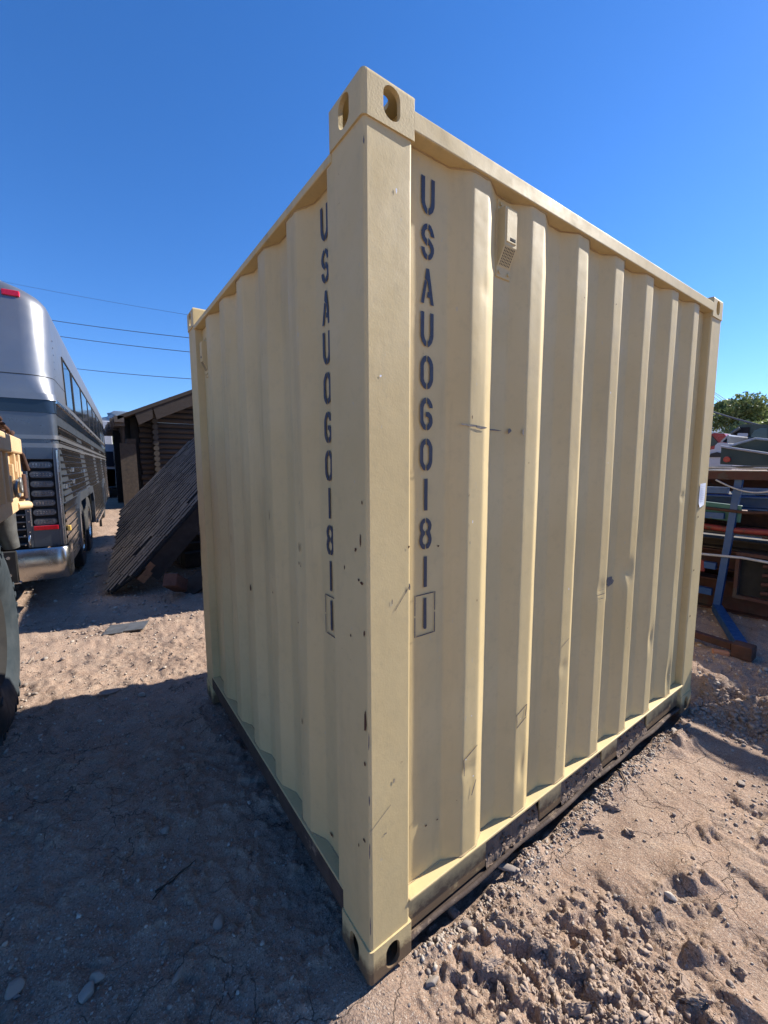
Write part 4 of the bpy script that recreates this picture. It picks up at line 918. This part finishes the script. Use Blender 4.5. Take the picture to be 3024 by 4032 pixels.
# cables on top of the rack
mb = MB(); random.seed(14)
for k in range(7):
    y_ = .9-.15*k; pts = [(XR+random.uniform(-.1, .15), 1.9-i*.42, zt+.055+.03*random.random()) for i in range(8)]; mb.tube(pts, .007, 6, k % 2)
c1 = on(2838, 1868, (1, 0, 0), XR-.04); pts = [(XR-.05, c1.y+.03-.55*t, c1.z-.05-.10*math.sin(3.1*t)) for t in np.linspace(0, 1, 14)]; mb.tube(pts, .008, 6, 1)
tag(mb.obj('loose_cables', [M_BLACK, M_PALEWIRE]), 'tangle of dark and pale cables lying over the top beam of the blue rack', 'cable')
# pile of old steel behind the rack
def hbeam(name, x, y0, y1, z, h_, w_, mat, label, rz=0, ry=0, group='rusty steel beams behind the rack'):
    mb = MB(); l = y1-y0
    mb.box((-w_/2, 0, 0), (w_/2, l, .014), bev=.002); mb.box((-w_/2, 0, h_-.014), (w_/2, l, h_), bev=.002); mb.box((-.008, 0, .0141), (.008, l, h_-.0141))
    o = mb.obj(name, mat); o.location = (x, y0, z); o.rotation_euler = (ry, 0, rz); tag(o, label, 'beam', group)
random.seed(9)
specs = [(4.30, ZY, .30, .20, M_RUSTRED, 'wide dark red rusty beam at the bottom of the pile behind the blue rack'),
 (4.70, ZY, .50, .20, M_RUST, 'deep brown rusty beam lowest and farthest in the pile behind the rack'),
 (4.36, ZY+.33, .20, .18, M_RUSTRED, 'dark red beam second from the ground behind the rack'),
 (4.42, ZY+.55, .10, .30, M_WOODDK, 'flat grey brown plank beam halfway up the pile behind the rack'),
 (4.38, ZY+.69, .06, .14, M_SHING, 'thin pale weathered bar across the pile behind the rack'),
 (4.55, ZY+.78, .14, .22, M_RUST, 'brown beam on the upper half of the pile behind the rack'),
 (4.50, ZY+.94, .12, .26, M_BLUE, 'short blue steel beam high on the pile behind the rack'),
 (4.62, ZY+1.08, .14, .36, M_RUSTRED, 'topmost dark rusty beam of the pile behind the rack')]
for i, (x, z, h_, w_, m_, lab) in enumerate(specs): hbeam('steel_beam', x, -2.2+.2*random.random(), 4.2, z, h_, w_, m_, lab, rz=R(random.uniform(-3, 3)), ry=R(random.uniform(-.8, .8)))
random.seed(52)
M_TEAL = pm('faded teal sheet', (.03, .12, .12), (.05, .15, .14), 6, .6, spots=(.09, .05, .035), spot_sc=8, spot_th=.6)
M_REDP = pm('old red paint', (.22, .025, .02), (.15, .02, .018), 6, .6, spots=(.06, .03, .02), spot_sc=8, spot_th=.58)
def scrap(name, pts, r_, mat, label):
    mb = MB(); mb.tube(pts, r_, 8); tag(mb.obj(name, mat), label, name.split('_')[-1])
scrap('bent_pipe', [(4.3, 1.4, 1.42), (4.25, .6, 1.46), (4.3, -.2, 1.40), (4.2, -.5, 1.30), (4.15, -.9, 1.26)], .022, M_GREYMET, 'thin bent grey pipe lying across the top of the steel pile')
scrap('red_pipe', [(4.2, 1.3, .98), (4.15, .3, .93), (4.18, -.9, .97)], .028, M_REDP, 'old red pipe poking out at mid height of the steel pile')
scrap('steel_rod', [(4.12, 1.5, .62), (4.10, .2, .70), (4.14, -.4, .66), (4.2, -1.2, .74)], .012, M_PALEWIRE, 'pale thin rod sagging across the middle of the steel pile')
scrap('rusty_rod', [(4.10, 1.2, 1.16), (4.12, .2, 1.10), (4.10, -1.1, 1.20)], .014, M_RUST, 'rusty rod under the upper beams of the steel pile')
mb = MB(); mb.box((0, -.30, 0), (.02, .28, .16), bev=.004); o = mb.obj('teal_panel', M_TEAL); o.location = (4.16, .55, 1.02); o.rotation_euler = (R(4), R(-14), 0); tag(o, 'faded teal sheet metal piece wedged high in the steel pile', 'panel')
mb = MB(); mb.box((0, -.16, 0), (.05, .12, .11), bev=.01); o = mb.obj('red_box', M_REDP); o.location = (4.08, .62, .50); o.rotation_euler = (R(-6), 0, R(8)); tag(o, 'small dull red steel box low in the steel pile behind the blue post', 'box')
mb = MB(); c = on(2990, 2270, (1, 0, 0), 4.18)
mb.box((4.12, c.y-.16, c.z-.22), (4.18, c.y-.13, c.z+.2), bev=.004); mb.box((4.12, c.y+.13, c.z-.22), (4.18, c.y+.16, c.z+.2), bev=.004); mb.box((4.12, c.y-.13, c.z+.17), (4.18, c.y+.13, c.z+.2)); mb.box((4.12, c.y-.13, c.z-.22), (4.18, c.y+.13, c.z-.19)); mb.box((4.18, c.y-.16, c.z-.22), (4.24, c.y+.16, c.z+.2), 1)
for j in range(4): mb.tube([(4.14, c.y-.03, c.z-.14+j*.08), (4.13, c.y-.09, c.z-.13+j*.08)], .018, 8)
tag(mb.obj('rusty_bracket_box', [M_RUSTRED, M_DARK]), 'open rusty box bracket with bolts in the shaded steel pile at the right edge', 'bracket')
# dark green box body with a red lamp lying on the pile
db = thing('truck_bed', 'dark green truck bed panel with a red lamp behind the steel pile', 'truck bed', (6.0, 1.2, 0))
def dl(v): return (v.x-6.0, v.y-1.2, v.z)
XB = 6.0
a = on(2840, 1762, (1, 0, 0), XB); b = on(2835, 1828, (1, 0, 0), XB); c = on(3024, 1790, (1, 0, 0), XB); d = on(3024, 1838, (1, 0, 0), XB)
c = a+(c-a)*2.2; d = b+(d-b)*2.2; mb = MB(); off = Vector((.7, 0, 0)); vs = [a, b, d, c]; vs = vs+[v+off for v in vs]
mb.add([dl(v) for v in vs], [(0, 1, 2, 3), (7, 6, 5, 4), (0, 4, 5, 1), (1, 5, 6, 2), (2, 6, 7, 3), (3, 7, 4, 0)]); mb.obj('body', M_GREEN, db)
mb = MB()
def edge(p, q, r_): mb.tube([Vector(dl(p)), Vector(dl(q))], r_, 6)
up = Vector((-.01, 0, .012)); edge(a+up, c+up, .014)
mb.obj('edge_trim', M_PALEWIRE, db)
mb = MB(); r0 = on(2864, 1809, (1, 0, 0), XB); mb.tube([Vector(dl(r0)), Vector(dl(r0+Vector((-.03, 0, 0))))], .035, 12); mb.obj('lamp', M_RED, db)
mb = MB(); pk_ = on(2975, 1727, (1, 0, 0), XB+.3); bs1 = on(2870, 1758, (1, 0, 0), XB+.3); bs2 = on(3024, 1732, (1, 0, 0), XB+.3); bs2 = pk_+(bs2-pk_)*3
mb.tube([dl(bs1), dl(pk_), dl(bs2)], .016, 6); lo = Vector((0, 0, -.9))
off = Vector((.03, 0, 0)); vs = [bs1+off, pk_+off, bs2+off, bs2+off+lo*.4, bs1+off+Vector((0, 0, -.05))]; vs2 = [v+Vector((.4, 0, 0)) for v in vs]
mb2 = MB(); mb2.add([dl(v) for v in vs+vs2], [[0, 1, 2, 3, 4], [9, 8, 7, 6, 5]]+[(i, (i+1) % 5, 5+(i+1) % 5, 5+i) for i in range(5)]); mb2.obj('side_panel', M_GREEN, db); mb.obj('roof_edge', M_PALEWIRE, db)
mb = MB()
for yy in (a.y-.5, c.y+.4): mb.box((.1, yy-1.2-.05, 0), (.2, yy-1.2+.05, b.z-.02))
mb.obj('support_leg', M_RUST, db)
# olive truck cab
XT = 10.0
tc_ = thing('army_truck', 'olive green army truck cab with open window in front of the right tree', 'truck', (XT, 0, 0))
def T(px, py, dx=0): v = on(px, py, (1, 0, 0), XT); return Vector((dx, v.y, v.z))
prof = [T(2858, 1722), T(2878, 1697), T(2905, 1671), T(2925, 1668), T(3120, 1672), T(3120, 1850), T(2850, 1850)]
mb = MB(); P = [(p.y, p.z) for p in prof]; mb.prism(P, (.15, 0, 0), Y_, Z_, X_, 2.0, 0); mb.obj('cab', M_GREEN, tc_)
mb = MB(); w1 = [T(2872, 1714), T(2876, 1704), T(2906, 1682), T(2944, 1680), T(2940, 1735), T(2885, 1742)]; mb.prism([(p.y, p.z) for p in w1], (.13, 0, 0), Y_, Z_, (-1, 0, 0), .012); mb.obj('window_opening', M_DARK, tc_)
mb = MB(); w2 = [T(2896, 1708), T(2902, 1704), T(2938, 1705), T(2939, 1713), T(2935, 1718), T(2900, 1718)]; mb.prism([(p.y, p.z) for p in w2], (.115, 0, 0), Y_, Z_, (-1, 0, 0), .012); mb.obj('rear_window', M_WHITE, tc_)
mb = MB(); w3 = [T(2950, 1712), T(2962, 1694), T(2985, 1684), T(3015, 1682), T(3015, 1728), T(2950, 1730)]; mb.prism([(p.y, p.z) for p in w3], (.14, 0, 0), Y_, Z_, (-1, 0, 0), .012); mb.obj('side_window', M_GLASS, tc_)
mb = MB(); mb.tube([T(2875, 1705, .08), T(2908, 1684, .08)], .03, 6); mb.obj('grab_rail', M_GREYMET, tc_)
mb = MB(); mb.box(tuple(min(x) for x in zip(T(2872, 1716, .0), T(2882, 1746, .0))), tuple(max(x) for x in zip(T(2872, 1716, .10), T(2882, 1746, .10))), bev=.02); mb.obj('mirror', M_WHITE, tc_)
for yy in (T(2870, 1850).y-.8, T(3100, 1850).y): MB().tube([(.2, yy, .62), (.5, yy, .62)], .5, 24).obj('wheel', M_BLACK, tc_)
# white pickup in front of it
XW = 8.6; wp = thing('white_pickup', 'white pickup partly hidden by the container corner, in front of the green truck', 'pickup', (XW, 0, 0))
def W(px, py, dx=0): v = on(px, py, (1, 0, 0), XW); return Vector((dx, v.y, v.z))
P = [W(2790, 1772), W(2813, 1768), W(2815, 1755), W(2826, 1744), W(2840, 1742), W(2885, 1748), W(2890, 1800), W(2880, 1850), W(2790, 1850)]
bm_ = MB(); bm_.prism([(p.y, p.z) for p in P], (0, 0, 0), Y_, Z_, X_, 1.7); bm_.obj('body', M_WHITE, wp)
mb = MB(); P = [W(2828, 1738), W(2860, 1710), W(2864, 1716), W(2860, 1746), W(2854, 1746), W(2856, 1722), W(2836, 1740)]; mb.prism([(p.y, p.z) for p in P], (.1, 0, 0), Y_, Z_, X_, 1.5); mb.obj('window_frame', M_SILVER, wp)
mb = MB(); P = [W(2792, 1800), W(2800, 1786), W(2825, 1780), W(2845, 1786), W(2852, 1800)]; mb.prism([(p.y, p.z) for p in P], (-.02, 0, 0), Y_, Z_, X_, .1); mb.obj('wheel_arch', M_BLACK, wp)
for yy in (W(2822, 1850).y, W(2822, 1850).y-2.2): MB().tube([(-.01, yy, .5), (.25, yy, .5)], .38, 20).obj('wheel', M_BLACK, wp)
XQ = 14.0; rc_ = thing('red_car', 'red vehicle roof showing above the white pickup beside the container', 'car', (XQ, 0, 0))
def Q(px, py): v = on(px, py, (1, 0, 0), XQ); return (v.y, v.z)
mb = MB(); mb.prism([Q(2790, 1712), Q(2812, 1705), Q(2852, 1708), Q(2870, 1730), Q(2880, 1800), Q(2790, 1800)], (0, 0, 0), Y_, Z_, X_, 1.8); mb.obj('body', M_REDCAR, rc_)
mb = MB(); mb.prism([Q(2790, 1716), Q(2800, 1712), Q(2835, 1750), Q(2790, 1760)], (-.02, 0, 0), Y_, Z_, (-1, 0, 0), .015); mb.obj('window', M_GREEN, rc_)
mb = MB(); mb.prism([Q(2795, 1705), Q(2812, 1702), Q(2852, 1705.5), Q(2852, 1708), Q(2812, 1705)], (-.01, 0, 0), Y_, Z_, X_, 1.82); mb.obj('roof_trim', M_PALEWIRE, rc_)
for k in (0, 1): MB().tube([(-.01, Q(2830, 1800)[0]-1.6*k, .5), (.25, Q(2830, 1800)[0]-1.6*k, .5)], .36, 20).obj('wheel', M_BLACK, rc_)

# ------------------------------------------------------------------ trees
def tree(px, py_top, dist, hw, crown_h, nleaf, label, seed, name='tree', ls=.11):
    random.seed(seed); rg = np.random.default_rng(seed); p = at(px, py_top, dist); x, y, zt_ = p.x, p.y, p.z
    t = thing(name, label, 'tree', (x, y, 0)); zc = zt_-crown_h/2
    mb = MB(); mb.tube([(0, 0, 0), (.1, .05, zc*.5), (0, .1, zc), (.05, 0, zt_-.8)], [.28, .22, .14, .03], 10)
    cl_ = []
    for k in range(34):
        a = random.uniform(0, 6.283); e = random.uniform(-.9, 1.2); rr = random.uniform(.35, .98)
        c = Vector((hw*rr*math.cos(a)*math.cos(e*.6), hw*rr*math.sin(a)*math.cos(e*.6), zc+crown_h/2*math.sin(e)*rr*1.0)); cl_.append(c)
        mb.tube([(0, .05, zc*random.uniform(.6, 1)), c*.6+Vector((0, 0, zc*.38)), c], [.09, .05, .015], 5)
    mb.obj('trunk', M_BARK, t)
    per = nleaf//len(cl_); V = []
    for c in cl_:
        s = random.uniform(.45, .95)*hw*.36
        P = rg.normal(0, 1, (per, 3)); P /= np.linalg.norm(P, axis=1)[:, None]; P *= (rg.random((per, 1))**.45)*s; P[:, 2] *= .7; P += np.array(c)
        u = rg.normal(0, 1, (per, 3)); u /= np.linalg.norm(u, axis=1)[:, None]; v = np.cross(u, rg.normal(0, 1, (per, 3))); v /= np.linalg.norm(v, axis=1)[:, None]
        l = ls*(.6+.8*rg.random((per, 1))); V.append(np.stack([P-u*l, P+v*l*.45, P+u*l, P-v*l*.45], 1))
    V = np.concatenate(V).reshape(-1, 3); F = np.arange(len(V)).reshape(-1, 4)
    o = mesh_np('crown', V, F, [M_LEAF]); o.parent = t
tree(3075, 1540, 24, 3.5, 4.4, 30000, 'leafy green tree behind the olive green truck at the right edge', 4)
tree(422, 1690, 42, 1.6, 3.0, 9000, 'small distant tree glimpsed between coach and cabin', 6)
tree(3200, 1620, 30, 4.0, 4.0, 16000, 'wide leafy tree just beyond the right edge behind the first', 8)

# ------------------------------------------------------------------ overhead lines
def wire(pa, pb, r_, label, ext=.6, sag=.25, group='overhead power lines'):
    d = pb-pa; pts = []
    for i in range(25):
        t = -ext+(1+2*ext)*i/24; q = pa+d*t; q.z += sag*((2*(t-.5)/(1+2*ext))**2-(1/(1+2*ext))**2); pts.append(q)
    mb = MB(); mb.tube(pts, r_, 5); tag(mb.obj('power_line', M_CABLE), label, 'cable', group)
wire(at(104, 1127, 34), at(743, 1240, 30), .010, 'faint uppermost overhead line between coach and container')
wire(at(182, 1258, 30), at(745, 1330, 27), .021, 'second overhead line from the top between coach and container')
wire(at(218, 1322, 30), at(750, 1386, 27), .021, 'third overhead line from the top between coach and container')
wire(at(284, 1450, 30), at(756, 1492, 27), .020, 'lowest overhead line between coach and cabin roof')
wire(at(2820, 1549, 40), at(2905, 1602, 33), .022, 'upper thin overhead line in front of the right tree', 1.5, .3)
wire(at(2820, 1556, 40), at(2920, 1630, 33), .018, 'second thin overhead line right of the container', 1.2, .3)
wire(at(2818, 1568, 40), at(2930, 1640, 33), .018, 'third thin overhead line right of the container', 1.0, .3)
wire(at(2818, 1574, 40), at(2935, 1655, 33), .018, 'lowest of the thin overhead lines right of the container', 1.0, .3)
wire(at(2814, 1623, 20), at(2970, 1668, 15), .034, 'thick black overhead cable crossing in front of the right tree', .8, .1)
wire(at(2811, 1652, 40), at(2842, 1672, 36), .018, 'lower short line in front of the mountain', 2, .2)

# ------------------------------------------------------------------ mountains
def mountains():
    az = np.linspace(R(-40), R(150), 500); n = len(az); rings = []
    prof_ = 840+200*fbm(az*3, az*0+2.2, 1.3, 6, .55, 7)+160*fbm(az*3, az*0+2.2, 6, 4, .55, 8)
    tgt = math.atan2(.30, 1); 
    for k, (rr_, s) in enumerate(((6200, 0), (6700, .25), (7300, .52), (7900, .8), (8400, 1.0), (9200, .6))):
        d = fbm(az*30, az*0+k*3.3, 1.0, 4, .6, 20+k)
        rings.append(np.stack([rr_*np.cos(az)+200*d, rr_*np.sin(az), np.maximum(-5, prof_*s*(1+.25*d*(s < 1))-5)], -1))
    V = np.concatenate(rings); m = len(rings); i, j = np.meshgrid(np.arange(m-1), np.arange(n-1), indexing='ij')
    F = np.stack([i*n+j, i*n+j+1, (i+1)*n+j+1, (i+1)*n+j], -1).reshape(-1, 4)
    mt = pm('mountain slopes', (.045, .06, .055), (.075, .075, .065), .004, .95, bs=0)
    o = mesh_np('mountains', V, F, [mt], True); o['kind'] = 'structure'
mountains()

# ------------------------------------------------------------------ stones
def ico(sub, seed, flat=.62, j=.22):
    bm = bmesh.new(); bmesh.ops.create_icosphere(bm, subdivisions=sub, radius=1); r_ = random.Random(seed)
    ax = (r_.uniform(.75, 1.25), r_.uniform(.6, 1), r_.uniform(flat*.8, flat*1.2))
    pl = [(Vector((r_.gauss(0, 1), r_.gauss(0, 1), r_.gauss(0, 1))).normalized(), r_.uniform(.48, .85)) for _ in range(9)]
    for v in bm.verts:
        c = v.co.copy()
        for n0, d0 in pl:                                                   # chipped facets
            q = c.dot(n0)
            if q > d0: c -= n0*(q-d0)*.97
        c *= 1+r_.uniform(-j, j)*.25; v.co = Vector((c.x*ax[0], c.y*ax[1], c.z*ax[2]))
    V = np.array([v.co[:] for v in bm.verts]); bm.verts.index_update(); F = np.array([[v.index for v in f.verts] for f in bm.faces]); bm.free(); return V, F
def free(x, y):      # keeps stones off the container and out of the big things
    return not (-.02 < x < LX+.02 and -.0 < y < LY+.02)
def scatter(name, n, sampler, size, sub, mat, label, seed, sink=.3, variants=10, j=.22):
    rg = np.random.default_rng(seed); src = [ico(sub, seed*31+k, .7 if j > .5 else .62, j) for k in range(variants)]
    X, Y = sampler(rg, n); keep = ~((X > -.01) & (X < LX+.01) & (Y > .012) & (Y < LY+.02)); X, Y = X[keep], Y[keep]; n = len(X)
    if name in ('gravel', 'coarse_gravel'):
        dn = ss(-.05, .30, fbm(X, Y, 1.6, 3, .6, 111)); pk_ = np.where(Y < 0, .10+.9*dn, .35+.65*dn); kk = rg.random(n) < pk_; X, Y = X[kk], Y[kk]; n = len(X)
    S = size(rg, X, Y); Zs = height(X, Y); VV = []; FF = []; b = 0
    kv = rg.integers(0, variants, n); A_ = rg.random(n)*6.283; B_ = (rg.random(n)-.5)*1.2
    for k in range(variants):
        ii = np.where(kv == k)[0]; V, F = src[k]; nv = len(V)
        ca, sa = np.cos(A_[ii])[:, None], np.sin(A_[ii])[:, None]; cb, sb = np.cos(B_[ii])[:, None], np.sin(B_[ii])[:, None]
        x, y, z = V[:, 0][None], V[:, 1][None], V[:, 2][None]; y, z = y*cb-z*sb, y*sb+z*cb; x, y = x*ca-y*sa, x*sa+y*ca
        s = S[ii][:, None]; P = np.stack([x*s+X[ii][:, None], y*s+Y[ii][:, None], z*s+(Zs[ii]+S[ii]*sink)[:, None]], -1).reshape(-1, 3)
        VV.append(P); FF.append((F[None]+(np.arange(len(ii))*nv)[:, None, None]).reshape(-1, 3)+b); b += len(P)
    o = mesh_np(name, np.concatenate(VV), np.concatenate(FF), [mat]); tag(o, label, name.replace('_', ' '), kind='stuff'); return o
def polar(a0, a1, r0, r1, pw=1.0):
    def f(rg, n):
        a = R(a0)+(R(a1)-R(a0))*rg.random(n); q = r0*(r1/r0)**(rg.random(n)**pw); return CAM.x+q*np.cos(a), CAM.y+q*np.sin(a)
    return f
def dsize(a, b):     # size grows with distance so grit stays about a pixel or more
    return lambda rg, X, Y: (a*(b/a)**rg.random(len(X))**1.6)*np.clip(np.hypot(X-CAM.x, Y-CAM.y)/2.2, .6, 3)
scatter('gravel', 60000, polar(-20, 125, .7, 11, .85), dsize(.0022, .010), 1, M_ROCK, 'fine grey and tan gravel scattered over the dirt', 3, .2)
scatter('coarse_gravel', 5200, polar(-20, 120, .8, 9), dsize(.005, .014), 2, M_ROCK, 'coarser loose gravel scattered over the dirt', 5, .2, 14, .6)
def clodsamp(rg, n): a = rg.normal(0, 1, (n, 2)); return .44+a[:, 0]*.20, -.46+a[:, 1]*.14
scatter('dirt_clods', 3200, clodsamp, lambda rg, X, Y: .003*(4.6)**(rg.random(len(X))**2.4), 2, M_CLOD, 'crumbled dirt clods in the broken soil in front of the long side', 7, .0, 14, 1.1)
def banksamp(rg, n): y = rg.uniform(-1.2, .0, n); return 2.5+.12*np.clip(y, -1, .6)+rg.normal(0, .09, n)+.03, y
scatter('bank_rubble', 1800, banksamp, lambda rg, X, Y: .006*(3.5)**(rg.random(len(X))**1.6), 2, M_CLOD, 'crumbling earth along the low bank beyond the container', 9, .0, 14, 1.1)
def railsamp(rg, n): return rg.uniform(.16, 2.25, n), rg.normal(-.015, .03, n)
scatter('rail_grit', 1600, railsamp, lambda rg, X, Y: .003*(4)**(rg.random(len(X))**1.5), 1, M_ROCK, 'grit gathered along the foot of the bottom rail', 12, .1)
# dirt and pebbles lodged inside the open channel of the rail
mbp = MB(); M_PACK = pm('packed dirt', (.13, .092, .07), (.20, .145, .11), 22, .95, bs=.8, bd=.01, bsc=70)  # packed dirt, its brown darkened for the shade in the channel
for a, b in ((.53, .862), (1.02, 1.37), (1.52, 1.86)):
    nx = int((b-a)/.006); ny = 14; gx, gt = np.meshgrid(np.linspace(a, b, nx), np.linspace(0, 1, ny), indexing='ij')
    hh = .046+.125*np.clip(gt+.35*fbm(gx, gt*.1, 6, 3, .6, 3), 0, 1)**1.1+.012*fbm(gx, gt*.2, 40, 3, .6, 4)
    V = np.stack([gx, .016+.033*gt+.006*fbm(gx, gt*.2, 30, 2, .6, 8), np.minimum(hh, .178)], -1).reshape(-1, 3)
    mbp.add(V.tolist(), grid_faces(nx, ny).tolist(), 0, False)
    for k in range(45):
        V, F = ico(1, 900+k); s_ = random.uniform(.003, .011); t = random.random()
        c = Vector((random.uniform(a+.01, b-.01), .014+.030*t, .05+.11*t)); mbp.add([c+Vector(v)*s_ for v in V.tolist()], F.tolist(), 0)
tag(mbp.obj('packed_dirt', M_PACK, fix=False), 'dirt and pebbles packed in the open channel of the bottom rail', 'dirt', kind='stuff')
# single stones
protos = [ico(3, 500+k, .6) for k in range(9)]; pm_ = []
for V, F in protos:
    me = bpy.data.meshes.new('stone'); me.from_pydata(V.tolist(), [], F.tolist()); me.materials.append(M_ROCK)
    me.polygons.foreach_set('use_smooth', [True]*len(me.polygons)); pm_.append(me)
def stone(x, y, s, k, label, group=None, rot=None, sc=None):
    o = bpy.data.objects.new('stone', pm_[k % len(pm_)]); scn.collection.objects.link(o)
    o.scale = sc or (s, s, s); o.rotation_euler = rot or (random.uniform(-.4, .4), random.uniform(-.4, .4), random.uniform(0, 6.28))
    o.location = (x, y, H1(x, y)+min(o.scale)*.35); tag(o, label, 'stone', group)
gp = lambda px, py: on(px, py, (0, 0, 1), -.015)
named = [((2008, 3418), .034, (.05, .016, .016), -.9, 'long pale stone lying against the bottom rail of the container'),
 ((1705, 3855), .026, (.026, .019, .024), 0, 'upright pale stone near the lower right of the close corner fitting'),
 ((2640, 3520), .024, None, 0, 'pale rounded stone on the smooth cracked mud, lower right'),
 ((2835, 3570), .017, None, 0, 'light stone right of the pale rounded stone near the right edge'),
 ((2165, 3845), .018, None, 0, 'rounded buff pebble near the bottom edge right of centre'),
 ((1865, 3660), .028, None, 0, 'chunky tan stone standing in the broken soil by the container'),
 ((1835, 3625), .020, None, 0, 'angular tan stone nearest the close corner fitting'),
 ((2655, 2890), .026, (.035, .02, .015), .3, 'grey oval stone near the foot of the bank'),
 ((2918, 3075), .022, (.032, .02, .014), .2, 'smooth grey oval stone near the right edge below the bank'),
 ((865, 3620), .022, None, 0, 'brightest stone in the shade left of the container'),
 ((345, 3895), .028, None, .5, 'flat reddish stone in the shade at the lower left'),
 ((385, 3840), .026, None, .1, 'greyish stone beside the flat reddish stone at the lower left'),
 ((702, 3835), .026, (.034, .014, .016), .8, 'narrow slanting stone in the shade at the bottom'),
 ((55, 3885), .030, None, 0, 'greenish grey stone at the lower left corner'),
 ((650, 3260), .022, None, 0, 'half buried round stone in the middle of the shade'),
 ((560, 2726), .030, None, 0, 'round tan stone on the edge of the container shadow'),
 ((385, 2268), .055, None, 0, 'pale block shaped stone in the shade beside the coach wheel'),
 ((425, 2730), .045, (.075, .04, .012), .2, 'flat grey stone slab near the edge of the shadow'),
 ((1015, 3275), .022, (.026, .016, .012), 1.0, 'reddish sharp stone by the left bottom rail')]
random.seed(31)
for i, ((px, py), s, sc, rz, lab) in enumerate(named):
    p = gp(px, py); stone(p.x, p.y, s, i, lab, None, None if sc is None else (.1, .1, rz), sc)
random.seed(33); cnt = 0
while cnt < 75:      # the lit side
    px, py = random.uniform(1650, 3010), random.uniform(2700, 4000); p = gp(px, py)
    if not free(p.x, p.y) or p.y > -.03: continue
    s = .005*(2.6**(random.random()**1.7))*max(.7, (p-CAM).length/2.4); stone(p.x, p.y, s, cnt, 'one of the many small stones lying loose on the sunlit dirt', 'small loose stones on the sunlit dirt'); cnt += 1
cnt = 0
while cnt < 120:
    px, py = random.uniform(10, 1300), random.uniform(2450, 4000); p = gp(px, py)
    if not free(p.x, p.y) or p.x > -.03: continue
    s = .005*(2.6**(random.random()**1.7))*max(.7, (p-CAM).length/2.4); stone(p.x, p.y, s, cnt, 'one of the many small stones on the dirt left of the container', 'small loose stones left of the container'); cnt += 1
M_LUMP = rockmat('earth lump', [(.36, .265, .20), (.31, .225, .17), (.40, .30, .225)])
lm_ = []
for k in range(7):
    V, F = ico(4, 700+k, .75, .3); n3 = np.stack([fbm(V[:, 0]+k, V[:, 1]+V[:, 2], 2.2, 5, .62, 3+k)], -1); V = V*(1+.55*n3)
    me = bpy.data.meshes.new('earth_lump'); me.from_pydata(V.tolist(), [], F.tolist()); me.materials.append(M_LUMP); lm_.append(me)
random.seed(61)
for k, (px, py) in enumerate([(1840, 3690), (2290, 3500), (2380, 3560), (2120, 3720), (1990, 3640), (2080, 3600), (2260, 3790), (2450, 3740), (2620, 3790), (2700, 3900), (2550, 3880), (1930, 3800), (1970, 3900), (2270, 3960), (2150, 3660), (2330, 3250), (2400, 3160), (2480, 3260), (2740, 3950), (1790, 3560), (2540, 3640), (2900, 3800)]):
    p = gp(px, py); o = bpy.data.objects.new('earth_lump', lm_[k % 7]); scn.collection.objects.link(o); s_ = random.uniform(.016, .034)
    o.scale = (s_*1.3, s_, s_*.8); o.rotation_euler = (random.uniform(-.5, .5), random.uniform(-.5, .5), random.uniform(0, 6.2)); o.location = (p.x, p.y, H1(p.x, p.y)+s_*.12)
    tag(o, 'one of the rough lumps of broken dry earth in the sunlit soil at the right', 'earth lump', 'rough earth lumps in the sunlit soil')
# twigs
def twig(a, b, r_, label, bend=.02):
    a = gp(*a); b = gp(*b); pts = []
    for i in range(8):
        t = i/7; q = a.lerp(b, t); q.x += bend*math.sin(t*3.1); q.z = H1(q.x, q.y)+r_*1.5; pts.append(q)
    mb = MB(); mb.tube(pts, [r_*(1-.6*i/7) for i in range(8)], 6); tag(mb.obj('twig', M_PALEWIRE if False else M_OSB), label, 'twig', 'dry twigs on the dirt')
twig((610, 3500), (770, 3385), .004, 'long pale dry twig in the shade left of the container')
twig((600, 3530), (690, 3430), .002, 'thin dry twig beside the long one in the shade', -.01)
twig((2375, 3758), (2460, 3760), .003, 'short pale stick on the sunlit dirt near the bottom', .004)
twig((2430, 3030), (2470, 3110), .005, 'dark stick beside the bottom rail toward the far corner', .01)

# ------------------------------------------------------------------ air
hz = MB(); lo_, hi_ = (-10500, -10500, -7), (10500, 10500, 1500); hz.box(lo_, hi_)
hm = bpy.data.materials.new('pale air'); hm.use_nodes = True; hn = hm.node_tree; hn.nodes.remove(hn.nodes['Principled BSDF'])
pv = hn.nodes.new('ShaderNodeVolumePrincipled'); pv.inputs['Color'].default_value = (.22, .46, .95, 1); pv.inputs['Density'].default_value = 3.0e-5; pv.inputs['Anisotropy'].default_value = .2
hn.links.new(pv.outputs[0], hn.nodes['Material Output'].inputs['Volume'])
ho = hz.obj('haze', hm); ho['kind'] = 'stuff'; ho['label'] = 'thin pale blue air in front of the far mountains'
